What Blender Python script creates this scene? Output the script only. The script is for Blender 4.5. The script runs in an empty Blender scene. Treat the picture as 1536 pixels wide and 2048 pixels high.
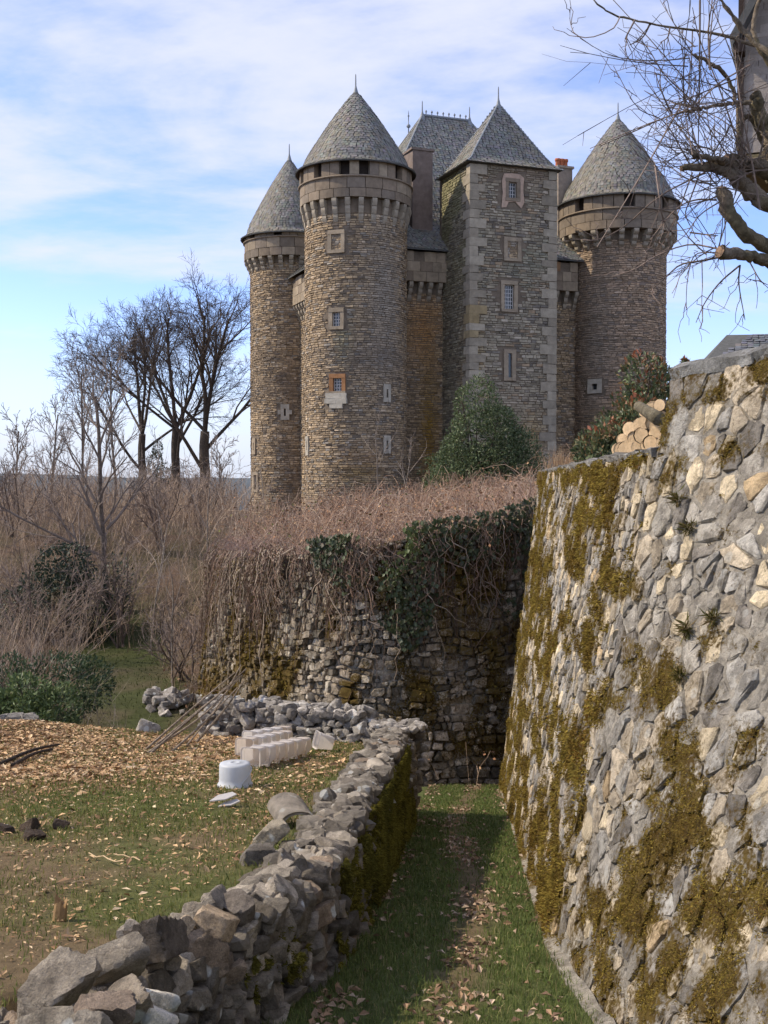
import bpy, bmesh, math, random
import numpy as np
from mathutils import Vector, Matrix

# ------------------------------------------------------------------ camera, sky, sun, exposure
sc = bpy.context.scene
COL = sc.collection
FPX, U0, V0 = 2300.0, 768.0, 1024.0           # focal length and centre in photo pixels
PITCH = math.radians(1.6)                     # camera looks slightly down, eye at z = 0
cam_d = bpy.data.cameras.new('camera'); cam = bpy.data.objects.new('camera', cam_d); COL.objects.link(cam)
cam_d.sensor_fit = 'VERTICAL'; cam_d.sensor_height = 36.0; cam_d.lens = 36.0 * FPX / 2048.0
cam_d.clip_start = 0.05; cam_d.clip_end = 20000
cam.rotation_euler = (math.pi / 2 - PITCH, 0, 0); cam.location = (0, 0, 0)
sc.camera = cam

SUN_AZ = math.radians(-85.0)                  # clockwise from +Y (the view direction): left and a little behind the castle
SUN_EL = math.radians(41.0)
tosun = Vector((math.sin(SUN_AZ) * math.cos(SUN_EL), math.cos(SUN_AZ) * math.cos(SUN_EL), math.sin(SUN_EL)))
sun_d = bpy.data.lights.new('sun', 'SUN'); sun_d.energy = 2.4; sun_d.angle = math.radians(0.6); sun_d.color = (1.0, 0.88, 0.70)
sun = bpy.data.objects.new('sun', sun_d); COL.objects.link(sun)
sun.rotation_euler = (-tosun).to_track_quat('-Z', 'Y').to_euler(); sun.location = (-60, 30, 60)

world = bpy.data.worlds.new('World'); sc.world = world; world.use_nodes = True
nt = world.node_tree; nt.nodes.clear()
def wn(t, **kw):
    n = nt.nodes.new(t)
    for k, v in kw.items(): setattr(n, k, v)
    return n
sky = wn('ShaderNodeTexSky', sky_type='NISHITA', sun_disc=False, sun_elevation=SUN_EL, sun_rotation=SUN_AZ, air_density=1.0, dust_density=0.1, ozone_density=2.5, altitude=600)
tc = wn('ShaderNodeTexCoord')
sep = wn('ShaderNodeSeparateXYZ'); nt.links.new(tc.outputs['Generated'], sep.inputs[0])
# project the direction on a flat cloud layer, so that clouds shrink and flatten towards the horizon
def wm(op, a, b=None, clamp=False):
    n = wn('ShaderNodeMath', operation=op, use_clamp=clamp)
    for i, s in enumerate((a, b)):
        if s is None: continue
        if isinstance(s, (int, float)): n.inputs[i].default_value = s
        else: nt.links.new(s, n.inputs[i])
    return n.outputs[0]
zc = wm('MAXIMUM', sep.outputs[2], 0.0)
den = wm('ADD', zc, 0.16)
cx = wm('DIVIDE', sep.outputs[0], den); cy = wm('DIVIDE', sep.outputs[1], den)
cmb = wn('ShaderNodeCombineXYZ'); nt.links.new(cx, cmb.inputs[0]); nt.links.new(cy, cmb.inputs[1])
mp = wn('ShaderNodeMapping'); mp.inputs['Rotation'].default_value = (0, 0, math.radians(24)); mp.inputs['Scale'].default_value = (1.0, 1.5, 1); mp.inputs['Location'].default_value = (1.35, 0.55, 0)
nt.links.new(cmb.outputs[0], mp.inputs[0])
n1 = wn('ShaderNodeTexNoise'); n1.inputs['Scale'].default_value = 0.95; n1.inputs['Detail'].default_value = 9; n1.inputs['Roughness'].default_value = 0.55; n1.inputs['Distortion'].default_value = 0.5
nt.links.new(mp.outputs[0], n1.inputs['Vector'])
n2 = wn('ShaderNodeTexNoise'); n2.inputs['Scale'].default_value = 3.2; n2.inputs['Detail'].default_value = 7; n2.inputs['Roughness'].default_value = 0.6
nt.links.new(mp.outputs[0], n2.inputs['Vector'])
cl = wm('ADD', n1.outputs['Fac'], wm('MULTIPLY', wm('SUBTRACT', n2.outputs['Fac'], 0.5), 0.42))
rise = wn('ShaderNodeMapRange', interpolation_type='SMOOTHSTEP'); rise.inputs['From Min'].default_value = 0.09; rise.inputs['From Max'].default_value = 0.30; rise.inputs['To Min'].default_value = -0.10; rise.inputs['To Max'].default_value = 0.07
nt.links.new(sep.outputs[2], rise.inputs['Value'])
cl = wm('ADD', cl, rise.outputs[0])
ramp = wn('ShaderNodeMapRange', interpolation_type='SMOOTHSTEP'); ramp.inputs['From Min'].default_value = 0.36; ramp.inputs['From Max'].default_value = 0.70
nt.links.new(cl, ramp.inputs['Value'])
cf = wm('MULTIPLY', ramp.outputs[0], 0.86, True)
mix = wn('ShaderNodeMix', data_type='RGBA'); nt.links.new(cf, mix.inputs['Factor'])
hs = wn('ShaderNodeHueSaturation'); hs.inputs['Saturation'].default_value = 1.08; nt.links.new(sky.outputs[0], hs.inputs['Color'])
tn = wn('ShaderNodeMix', data_type='RGBA', blend_type='MULTIPLY'); tn.inputs['Factor'].default_value = 1.0; tn.inputs['B'].default_value = (.86, .78, .96, 1); nt.links.new(hs.outputs[0], tn.inputs['A'])
hzf = wn('ShaderNodeMapRange', interpolation_type='SMOOTHSTEP'); hzf.inputs['From Min'].default_value = 0.15; hzf.inputs['From Max'].default_value = -0.02; hzf.inputs['To Max'].default_value = 0.9; nt.links.new(sep.outputs[2], hzf.inputs['Value'])
hzm = wn('ShaderNodeMix', data_type='RGBA'); nt.links.new(hzf.outputs[0], hzm.inputs['Factor']); nt.links.new(tn.outputs['Result'], hzm.inputs['A']); hzm.inputs['B'].default_value = (2.3, 2.7, 3.45, 1)   # pale haze low over the country
nt.links.new(hzm.outputs['Result'], mix.inputs['A'])
mix.inputs['B'].default_value = (3.3, 3.38, 3.8, 1)
bg = wn('ShaderNodeBackground'); bg.inputs['Strength'].default_value = 0.125
out = wn('ShaderNodeOutputWorld'); nt.links.new(mix.outputs['Result'], bg.inputs['Color']); nt.links.new(bg.outputs[0], out.inputs['Surface'])
sc.view_settings.view_transform = 'Standard'; sc.view_settings.look = 'None'; sc.view_settings.gamma = 1.0
sc.view_settings.use_curve_mapping = False; sc.view_settings.exposure = 1.12
sc.cycles.max_bounces = 8; sc.cycles.diffuse_bounces = 6; sc.cycles.transparent_max_bounces = 6
sc.cycles.use_adaptive_sampling = True; sc.cycles.adaptive_threshold = 0.02

# ------------------------------------------------------------------ helpers
RNG = np.random.default_rng(7)
A = np.array
def at(u, v, Y):
    """world point that the photo pixel (u, v) shows at the forward distance Y"""
    xc, yc = (u - U0) / FPX, (V0 - v) / FPX
    d = A([xc, yc * math.sin(PITCH) + math.cos(PITCH), yc * math.cos(PITCH) - math.sin(PITCH)])
    return d * (Y / d[1])
def hashf(ix, iy, iz, seed):
    h = (ix.astype(np.int64) * 374761393 + iy.astype(np.int64) * 668265263 + iz.astype(np.int64) * 2147483647 + seed * 974711) & 0xFFFFFFFF
    h = ((h ^ (h >> 13)) * 1274126177) & 0xFFFFFFFF
    h = ((h ^ (h >> 16)) * 2246822519) & 0xFFFFFFFF
    return ((h ^ (h >> 15)) & 0xFFFFFF) / float(0xFFFFFF)
def vnoise(p, scale=1.0, seed=0):
    p = np.asarray(p, float) * scale
    i = np.floor(p).astype(np.int64); f = p - i; f = f * f * (3 - 2 * f)
    r = 0
    for dx in (0, 1):
        wx = f[..., 0] if dx else 1 - f[..., 0]
        for dy in (0, 1):
            wy = f[..., 1] if dy else 1 - f[..., 1]
            for dz in (0, 1):
                wz = f[..., 2] if dz else 1 - f[..., 2]
                r = r + wx * wy * wz * hashf(i[..., 0] + dx, i[..., 1] + dy, i[..., 2] + dz, seed)
    return r
def fbm(p, scale=1.0, seed=0, octv=3):
    r, a, t = 0, 0.5, 0
    for k in range(octv):
        r = r + a * vnoise(p, scale * 2 ** k, seed + k * 17); t += a; a *= 0.5
    return r / t
def sstep(a, b, x):
    t = np.clip((x - a) / (b - a), 0, 1); return t * t * (3 - 2 * t)
def unit(v):
    v = np.asarray(v, float); return v / np.maximum(np.linalg.norm(v, axis=-1, keepdims=True), 1e-9)
def catmull(pts, n):
    """n points along a smooth curve through pts"""
    p = np.asarray(pts, float); p = np.vstack([2 * p[0] - p[1], p, 2 * p[-1] - p[-2]])
    t = np.linspace(0, len(p) - 3 - 1e-6, n); i = t.astype(int); f = (t - i)[:, None]
    a, b, c, d = p[i], p[i + 1], p[i + 2], p[i + 3]
    return 0.5 * (2 * b + (c - a) * f + (2 * a - 5 * b + 4 * c - d) * f ** 2 + (3 * b - a - 3 * c + d) * f ** 3)

class Geo:
    """collects vertices, triangles and quads with a colour and a moss value per vertex; build() makes one mesh object"""
    def __init__(s): s.v, s.t, s.q, s.c, s.m, s.n = [], [], [], [], [], 0
    def add(s, v, tris=None, quads=None, col=(0.5, 0.5, 0.5), moss=0.0):
        v = np.asarray(v, float).reshape(-1, 3); n = len(v)
        s.v.append(v)
        if tris is not None and len(tris): s.t.append(np.asarray(tris, np.int64).reshape(-1, 3) + s.n)
        if quads is not None and len(quads): s.q.append(np.asarray(quads, np.int64).reshape(-1, 4) + s.n)
        s.c.append(np.broadcast_to(np.asarray(col, float), (n, 3))); s.m.append(np.broadcast_to(np.asarray(moss, float), (n,)))
        s.n += n
        return s
    def mesh(s, name, mat, smooth=False, sharp=None):
        me = bpy.data.meshes.new(name)
        v = np.vstack(s.v) if s.v else np.zeros((0, 3))
        t = np.vstack(s.t) if s.t else np.zeros((0, 3), np.int64); q = np.vstack(s.q) if s.q else np.zeros((0, 4), np.int64)
        me.vertices.add(len(v)); me.vertices.foreach_set('co', v.ravel())
        loops = np.concatenate([t.ravel(), q.ravel()])
        me.loops.add(len(loops)); me.loops.foreach_set('vertex_index', loops.astype(np.int32))
        st = np.concatenate([np.arange(len(t)) * 3, len(t) * 3 + np.arange(len(q)) * 4]).astype(np.int32)
        me.polygons.add(len(st)); me.polygons.foreach_set('loop_start', st)
        me.polygons.foreach_set('use_smooth', np.full(len(st), smooth))
        me.update(calc_edges=True)
        if sharp: me.set_sharp_from_angle(angle=math.radians(sharp))
        ca = me.color_attributes.new('Col', 'FLOAT_COLOR', 'POINT')
        c = np.ones((len(v), 4)); c[:, :3] = np.vstack(s.c); ca.data.foreach_set('color', c.ravel())
        ma = me.attributes.new('moss', 'FLOAT', 'POINT'); ma.data.foreach_set('value', np.concatenate(s.m))
        if mat is not None: me.materials.append(mat)
        return me
    def build(s, name, mat, parent=None, smooth=False, kind=None, **tags):
        return link(name, s.mesh(name, mat, smooth), parent, kind, **tags)
def link(name, me, parent=None, kind=None, loc=None, rotz=0.0, **tags):
    o = bpy.data.objects.new(name, me); COL.objects.link(o)
    if parent is not None: o.parent = parent
    if kind: o['kind'] = kind
    if loc is not None: o.location = loc
    if rotz: o.rotation_euler = (0, 0, rotz)
    for k, v in tags.items():
        if v: o[k] = v
    return o
def thing(name, label, category, loc=(0, 0, 0), group=None, rotz=0.0):
    return link(name, None, None, None, tuple(loc), rotz, label=label, category=category, group=group)
def copy_tree(o, parent=None):
    c = o.copy(); COL.objects.link(c); c.parent = parent
    for ch in list(o.children): copy_tree(ch, c)
    return c

BOXQ = A([[0, 3, 2, 1], [4, 5, 6, 7], [0, 1, 5, 4], [1, 2, 6, 5], [2, 3, 7, 6], [3, 0, 4, 7]])
def box(g, lo, hi, col=(.5, .5, .5), O=(0, 0, 0), T=(1, 0, 0), N=(0, 1, 0), jit=0.0, rng=RNG, up=(0, 0, 1)):
    """box between lo and hi in the frame O, T (first axis), N (second), up (third)"""
    (a, b, c), (d, e, f) = lo, hi
    p = A([[a, b, c], [d, b, c], [d, e, c], [a, e, c], [a, b, f], [d, b, f], [d, e, f], [a, e, f]], float)
    if jit: p = p + rng.normal(0, jit, p.shape)
    w = A(O) + p[:, :1] * A(T) + p[:, 1:2] * A(N) + p[:, 2:] * A(up)
    return g.add(w, quads=BOXQ, col=col)
def lathe(g, prof, n=48, col=(.5, .5, .5), a0=0, a1=2 * math.pi, cap=False):
    """surface of revolution about z from (radius, height) pairs"""
    prof = A(prof, float); full = abs(a1 - a0 - 2 * math.pi) < 1e-6
    ang = np.linspace(a0, a1, n, endpoint=not full); k = len(prof)
    v = np.stack([prof[:, None, 0] * np.cos(ang), prof[:, None, 0] * np.sin(ang), np.broadcast_to(prof[:, None, 1], (k, n))], -1).reshape(-1, 3)
    i, j = np.meshgrid(np.arange(k - 1), np.arange(n if full else n - 1), indexing='ij'); j2 = (j + 1) % n
    return g.add(v, quads=np.stack([i * n + j, i * n + j2, (i + 1) * n + j2, (i + 1) * n + j], -1).reshape(-1, 4), col=col)
def tubes(g, P, R, sides=4, col=(.2, .15, .1), cap=False):
    """many tubes at once: P (n, k, 3) centre lines, R (n, k) radii"""
    P = np.asarray(P, float); R = np.asarray(R, float)
    if P.ndim == 2: P, R = P[None], R[None]
    n, k, _ = P.shape
    T = unit(np.gradient(P, axis=1)); m = np.abs(unit(P[:, -1] - P[:, 0]))
    ref = np.eye(3)[np.argmin(m, axis=1)][:, None, :]
    a = unit(np.cross(T, ref)); b = np.cross(T, a)
    th = np.arange(sides) * 2 * math.pi / sides
    v = P[:, :, None, :] + R[:, :, None, None] * (np.cos(th)[:, None] * a[:, :, None, :] + np.sin(th)[:, None] * b[:, :, None, :])
    base = (np.arange(n) * k * sides)[:, None, None]; i = np.arange(k - 1)[None, :, None] * sides; s = np.arange(sides)[None, None, :]; s2 = (s + 1) % sides
    q = np.stack([base + i + s, base + i + s2, base + i + sides + s2, base + i + sides + s], -1).reshape(-1, 4)
    col = np.asarray(col, float)
    if col.ndim == 2: col = np.repeat(col, k * sides, axis=0)
    g.add(v.reshape(-1, 3), quads=q, col=col)
    if cap:
        n0 = g.n - n * k * sides
        for e in range(n):
            for r in (0, k - 1):
                idx = n0 + (e * k + r) * sides + np.arange(sides)
                cidx = g.n; cc = col if col.ndim == 1 else col[e * k * sides]
                g.add([P[e, r]], col=cc)
                o = np.roll(idx, -1)
                t = np.stack([idx, o, np.full(sides, cidx)], -1) if r else np.stack([o, idx, np.full(sides, cidx)], -1)
                g.t.append(t)
    return g
def leaves(g, C, D, N, size, col, wid=0.5, fold=0.25):
    """leaf blades: centre C, length direction D, normal N, size (n,) -> folded rhombus of two triangles"""
    C, D, N = np.asarray(C, float), unit(D), unit(N); S = unit(np.cross(D, N)); N = np.cross(S, D)
    s = np.asarray(size, float)[:, None]; n = len(C)
    v = np.stack([C - D * s * .5, C + S * s * wid * .5 + N * s * fold * .3, C + D * s * .5, C - S * s * wid * .5 + N * s * fold * .3], 1)
    b = np.arange(n)[:, None] * 4
    col = np.asarray(col, float)
    if col.ndim == 2: col = np.repeat(col, 4, axis=0)
    return g.add(v.reshape(-1, 3), tris=np.concatenate([b + [0, 1, 2], b + [0, 2, 3]], 1).reshape(-1, 3), col=col)
def tufts(g, C, D, size, col, wid=.3, rng=RNG):
    """single-triangle moss fibres standing on C along D"""
    n = len(C); D = unit(D); S = unit(np.cross(D, rng.normal(0, 1, (n, 3)))) * (size * wid * .5)[:, None]
    v = np.stack([C - S, C + S, C + D * size[:, None]], 1)
    return g.add(v.reshape(-1, 3), tris=np.arange(n * 3).reshape(-1, 3), col=np.repeat(col, 3, axis=0))
def blades(g, B, H, W, col, lean=0.4, rng=RNG, curl=True):
    """grass blades: base B, height H, width W"""
    n = len(B); a = rng.uniform(0, 2 * math.pi, n); l = np.abs(rng.normal(0, lean, n)); a2 = rng.uniform(0, 2 * math.pi, n)
    side = np.stack([np.cos(a), np.sin(a), np.zeros(n)], -1) * W[:, None] * .5
    ln = np.stack([np.cos(a2), np.sin(a2), np.zeros(n)], -1) * (l * H)[:, None]
    mid = B + ln * .3 + A([0, 0, 1]) * (H * .6)[:, None]; tip = B + ln + A([0, 0, 1]) * (H * (1 - .25 * l))[:, None]
    v = np.stack([B - side, B + side, mid + side * .7, mid - side * .7, tip], 1); b = np.arange(n)[:, None] * 5
    col = np.asarray(col, float)
    if col.ndim == 2: col = np.repeat(col, 5, axis=0)
    return g.add(v.reshape(-1, 3), tris=(b + [3, 2, 4]).reshape(-1, 3), quads=(b + [0, 1, 2, 3]).reshape(-1, 4), col=col)

# ------------------------------------------------------------------ materials
MATS = {}
def mat(name, base=None, rough=0.9, var=0.35, nscale=6.0, bump=0.4, bscale=40.0, moss=False, lichen=0.0, objcol=False, trans=0.0, spec=0.25, fine=True, tint=None, speck=0.0, weather=0.0):
    """procedural surface: colour (fixed, per vertex or per object) varied by noise, fine relief by bump, optional moss and lichen"""
    m = bpy.data.materials.new(name); m.use_nodes = True; MATS[name] = m
    N, L = m.node_tree.nodes, m.node_tree.links; N.clear()
    o = N.new('ShaderNodeOutputMaterial'); b = N.new('ShaderNodeBsdfPrincipled')
    b.inputs['Roughness'].default_value = rough; b.inputs['Specular IOR Level'].default_value = spec
    geo = N.new('ShaderNodeNewGeometry'); pos = geo.outputs['Position']
    if objcol: c = N.new('ShaderNodeObjectInfo').outputs['Color']
    elif base is None:
        at_ = N.new('ShaderNodeAttribute'); at_.attribute_name = 'Col'; c = at_.outputs['Color']
    else:
        r = N.new('ShaderNodeRGB'); r.outputs[0].default_value = (*base, 1); c = r.outputs[0]
    def noise(scale, detail=4, rough_=0.6):
        n = N.new('ShaderNodeTexNoise'); n.inputs['Scale'].default_value = scale; n.inputs['Detail'].default_value = detail; n.inputs['Roughness'].default_value = rough_
        L.new(pos, n.inputs['Vector']); return n.outputs['Fac']
    def mrange(src, a, b_, c_, d):
        n = N.new('ShaderNodeMapRange'); n.inputs[1].default_value = a; n.inputs[2].default_value = b_; n.inputs[3].default_value = c_; n.inputs[4].default_value = d
        L.new(src, n.inputs[0]); return n.outputs[0]
    def mixc(f, a, b_, blend='MIX'):
        n = N.new('ShaderNodeMix'); n.data_type = 'RGBA'; n.blend_type = blend
        for k, s in (('Factor', f), ('A', a), ('B', b_)):
            if isinstance(s, (int, float)): n.inputs[k].default_value = s
            elif isinstance(s, tuple): n.inputs[k].default_value = (*s, 1)
            else: L.new(s, n.inputs[k])
        return n.outputs['Result']
    nz = noise(nscale, 6, 0.65)
    if var:
        vv = N.new('ShaderNodeCombineColor'); mm = mrange(nz, 0.25, 0.75, 1 - var, 1 + var)
        for k in range(3): L.new(mm, vv.inputs[k])
        c = mixc(1.0, c, vv.outputs[0], 'MULTIPLY')
    if tint: c = mixc(mrange(noise(nscale * .3, 4), 0.45, 0.65, 0, tint[1]), c, tint[0])
    if weather:
        wf = mrange(noise(10, 6, .7), .47, .56, 0, weather); c = mixc(wf, c, mixc(1.0, c, (.46, .45, .44), 'MULTIPLY'))
        wf2 = mrange(noise(17, 5, .7), .58, .66, 0, weather * .8); c = mixc(wf2, c, (.075, .066, .055))
    if speck: c = mixc(mrange(noise(150, 3, .7), 0.38, 0.62, 0, speck), c, mixc(1.0, c, (1.9, 1.85, 1.75), 'MULTIPLY'))
    hgt = noise(bscale, 6, 0.75) if fine else nz
    if lichen:
        v = N.new('ShaderNodeTexVoronoi'); v.inputs['Scale'].default_value = 6.5; v.inputs['Randomness'].default_value = 1.0
        w = N.new('ShaderNodeVectorMath'); w.operation = 'MULTIPLY_ADD'
        nn = N.new('ShaderNodeTexNoise'); nn.inputs['Scale'].default_value = 14.0; L.new(pos, nn.inputs['Vector'])
        L.new(nn.outputs['Color'], w.inputs[0]); w.inputs[1].default_value = (.05, .05, .05); L.new(pos, w.inputs[2]); L.new(w.outputs[0], v.inputs['Vector'])
        sm = mrange(v.outputs['Distance'], 0.26, 0.20, 0, 1)
        sel = mrange(v.outputs['Color'], 0.5, 0.56, 0, lichen)
        ml = N.new('ShaderNodeMath'); ml.operation = 'MULTIPLY'; L.new(sm, ml.inputs[0]); L.new(sel, ml.inputs[1])
        c = mixc(ml.outputs[0], c, (.56, .56, .52))
    if moss:
        ma = N.new('ShaderNodeAttribute'); ma.attribute_name = 'moss'
        mf = N.new('ShaderNodeMath'); mf.operation = 'ADD'; L.new(ma.outputs['Fac'], mf.inputs[0]); L.new(mrange(noise(34, 4), 0.3, 0.7, -.14, .14), mf.inputs[1])
        f = mrange(mf.outputs[0], 0.45, 0.60, 0, 1)
        mc = mixc(mrange(noise(11, 3), .35, .65, 0, 1), (.075, .045, .010), (.13, .088, .020))
        c = mixc(f, c, mc)
    L.new(c, b.inputs['Base Color'])
    if bump:
        bp = N.new('ShaderNodeBump'); bp.inputs['Strength'].default_value = bump; bp.inputs['Distance'].default_value = 0.03; L.new(hgt, bp.inputs['Height']); L.new(bp.outputs[0], b.inputs['Normal'])
    if trans:
        t = N.new('ShaderNodeBsdfTranslucent'); L.new(c, t.inputs['Color']); mx = N.new('ShaderNodeMixShader'); mx.inputs[0].default_value = trans
        L.new(b.outputs[0], mx.inputs[1]); L.new(t.outputs[0], mx.inputs[2]); L.new(mx.outputs[0], o.inputs[0])
    else: L.new(b.outputs[0], o.inputs[0])
    return m
M_RUB = mat('castle rubble', None, var=.35, nscale=3.0, bump=.5, bscale=12)
M_CORE = mat('castle mortar bed', (.17, .135, .10), var=.4, nscale=2.0, bump=.6, bscale=9)
M_ASH = mat('castle ashlar', None, var=.3, nscale=2.5, bump=.35, bscale=14)
M_ROOF = mat('stone roof slates', None, rough=.75, var=.35, nscale=2.2, bump=.4, bscale=12, spec=.35)
M_RBASE = mat('roof underlay', (.10, .10, .095), var=.3, bump=.3)
M_LEAD = mat('weathered lead', (.20, .22, .24), rough=.55, var=.2, bump=.1, spec=.5)
M_DARK = mat('dark wood and painted shade', (.045, .035, .03), var=.3, bump=.2)  # eaves wood; on tower cores and slits its colour stands for shade
M_WHITE = mat('white window paint', (.50, .50, .49), rough=.6, var=.1, bump=0)
M_PANE = mat('window glass', (.03, .033, .038), rough=.12, var=.2, bump=0, spec=.6)
M_TERRA = mat('terracotta', (.42, .14, .07), var=.25, bump=.2)
M_ROCK = mat('dry wall fieldstone', objcol=True, var=.42, nscale=13, bump=1.0, bscale=38, lichen=1.0, spec=.2, speck=.5, weather=.6)
M_ROCKA = mat('fieldstone', None, var=.42, nscale=13, bump=1.0, bscale=55, lichen=.7, moss=True, spec=.2)
M_STONE = mat('mortared stone', None, var=.40, nscale=7, bump=1.0, bscale=30, speck=.4, weather=.68, moss=True, lichen=.35, spec=.2)
M_MORT = mat('lime mortar', (.28, .255, .215), var=.5, nscale=8, bump=1.0, bscale=26, speck=.4, weather=.55, moss=True, spec=.15)
M_MOSS = mat('moss', None, rough=1.0, var=.45, nscale=9, bump=0, spec=.05, trans=.25)
M_BARK = mat('bark', None, var=.45, nscale=14, bump=1.0, bscale=32, spec=.12, weather=.6)
M_TWIG = mat('twigs', None, var=.25, nscale=2, bump=0, spec=.15)
M_LEAF = mat('leaves', None, rough=.5, var=.25, nscale=3, bump=0, spec=.35, trans=.25)
M_GRASS = mat('grass blades', None, rough=.7, var=.3, nscale=2.5, bump=0, spec=.2, trans=.35)
M_CHIP = mat('wood chips', None, rough=.8, var=.25, nscale=20, bump=0, spec=.2)
M_PLAS = mat('white plastic', None, rough=.45, var=.10, nscale=9, bump=.08, bscale=30, trans=.35, spec=.4)
M_WOOD = mat('cut wood', None, rough=.8, var=.25, nscale=20, bump=.4, bscale=60, spec=.2)
M_BOARD = mat('weathered boards', None, rough=.85, var=.25, nscale=8, bump=.5, bscale=40, spec=.2)
# ------------------------------------------------------------------ terrain
def seg_dist(x, y, pts):
    """distance from points to a polyline"""
    d = np.full(np.shape(x), 1e9)
    for (ax, ay), (bx, by) in zip(pts[:-1], pts[1:]):
        ex, ey = bx - ax, by - ay
        t = np.clip(((x - ax) * ex + (y - ay) * ey) / (ex * ex + ey * ey), 0, 1)
        d = np.minimum(d, np.hypot(x - ax - t * ex, y - ay - t * ey))
    return d
def inside(x, y, poly):
    r = np.zeros(np.shape(x), bool); n = len(poly)
    for i in range(n):
        (ax, ay), (bx, by) = poly[i], poly[(i + 1) % n]
        c = (ay > y) != (by > y)
        r ^= c & (x < (bx - ax) * (y - ay) / (by - ay + 1e-12) + ax)
    return r
RET = [(3.6, 21.4), (2.2, 20.7), (0.5, 20.4), (-0.9, 20.8), (-2.2, 22.4), (-3.4, 24.7), (-4.4, 27.7), (-4.85, 31), (-4.6, 34)]   # foot of the retaining wall
RETC = catmull(RET, 60)
LANE = [(0.0, 16), (-1.5, 19.2), (-4.0, 23), (-6.3, 28), (-8.0, 34), (-9.2, 40)]
def zpath(y): return -1.56 - .19 * np.clip(y, -3, 20.6)
def zfield(x, y): return -1.95 - .1416 * (np.maximum(y, 1.5) - 4.66) + .02 * np.clip(-x - 1, 0, 6)
def yedge(x): return 14.75 + np.clip(-x, 0, 3) * .4 + np.clip(-x - 3, 0, 30) * .2
def zterr(x, y):
    far = -1.1 - .14 * np.clip(2 - x, 0, 9) - .014 * np.clip(y - 22, 0, 60)
    return far + .95 * sstep(2.2, 3.6, x) * (1 - sstep(20, 40, y))
TERR = list(map(tuple, RETC)) + [(-7, 60), (-16, 75), (-16, 120), (60, 120), (60, 19.8), (3.0, 19.8)]
def height(x, y):
    x, y = np.asarray(x, float), np.asarray(y, float)
    p3 = np.stack([x, y, np.zeros_like(x)], -1)
    s = x - .0782 * y
    # lower lane with the bank that climbs behind it
    lx = np.interp(y, [a[1] for a in LANE], [a[0] for a in LANE])
    sd = np.maximum(x - lx - 1.2, (y - 37) * .8)
    low = -5.45 + 3.3 * sstep(0, 8, sd) * sstep(26, 33, y) + .5 * sstep(1.5, 5, lx - x) * (1 - sstep(36, 44, y)) + .25 * (fbm(p3, .5, 3) - .5)
    low = np.where(y < 20, np.maximum(low, zpath(y)), low)
    ter = zterr(x, y) + .3 * (fbm(p3, .35, 5) - .5)
    dt = seg_dist(x, y, TERR + TERR[:1]); dt = np.where(inside(x, y, TERR), dt, -dt)
    wdt = .12 + 6 * sstep(30, 42, y)
    w = sstep(-wdt, wdt, dt - .80 * (1 - sstep(29, 36, y)))
    h = low * (1 - w) + ter * w
    # path between the walls, field on its left, garden on its right
    inpath = (y < 20.6) & (s < .9)
    h = np.where((y < 19.9) & (s > -1.02 - .22 * np.clip(6.3 - y, 0, 5)), np.where(x > 2.2 - .02 * y + 0 * x, h, zpath(y)), h)
    fld = (s < -1.02 - .22 * np.clip(6.3 - y, 0, 5)) & (y < yedge(x))
    h = np.where(fld, zfield(x, y) + .05 * (fbm(p3, 1.2, 9) - .5) + .16 * np.exp(-(((x + 4.9) / .9) ** 2 + ((y - 15.0) / 1.3) ** 2)), h)
    # garden behind the tall wall
    xw = np.interp(y, [2, 4.2, 5.3, 6.5, 7.15, 10, 15, 19.8], [4.2, 3.3, 2.75, 2.17, 1.75, 1.95, 2.34, 2.72]) + .2
    h = np.where((x > xw) & (y < 19.9), 0.0 + .02 * (fbm(p3, 1, 2) - .5), h)
    # the country falls away to a valley and comes back as hills at the horizon
    r = np.hypot(x, y)
    v = sstep(95, 260, r); h = h * (1 - v) + (-14 + 8 * (fbm(p3, .008, 21) - .5)) * v
    lf = sstep(14, 60, -x) * sstep(30, 60, y); h = h - 5 * lf * (1 - v)
    g = sstep(700, 2600, r); h = h + g * (15 + 48 * (fbm(p3, .0012, 31) - .5))
    return h
def axis(lo, hi, step, lim, grow=1.13):
    a = list(np.arange(lo, hi + step / 2, step)); d = step
    while a[-1] < lim: d *= grow; a.append(a[-1] + d)
    d = step
    while a[0] > -lim: d *= grow; a.insert(0, a[0] - d)
    return A(a)
gx = axis(-7.5, 4.6, .14, 6000); gy = axis(-1, 21.5, .14, 6000, 1.05)
gy = gy[gy > -60]
GX, GY = np.meshgrid(gx, gy); GZ = height(GX, GY)
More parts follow.
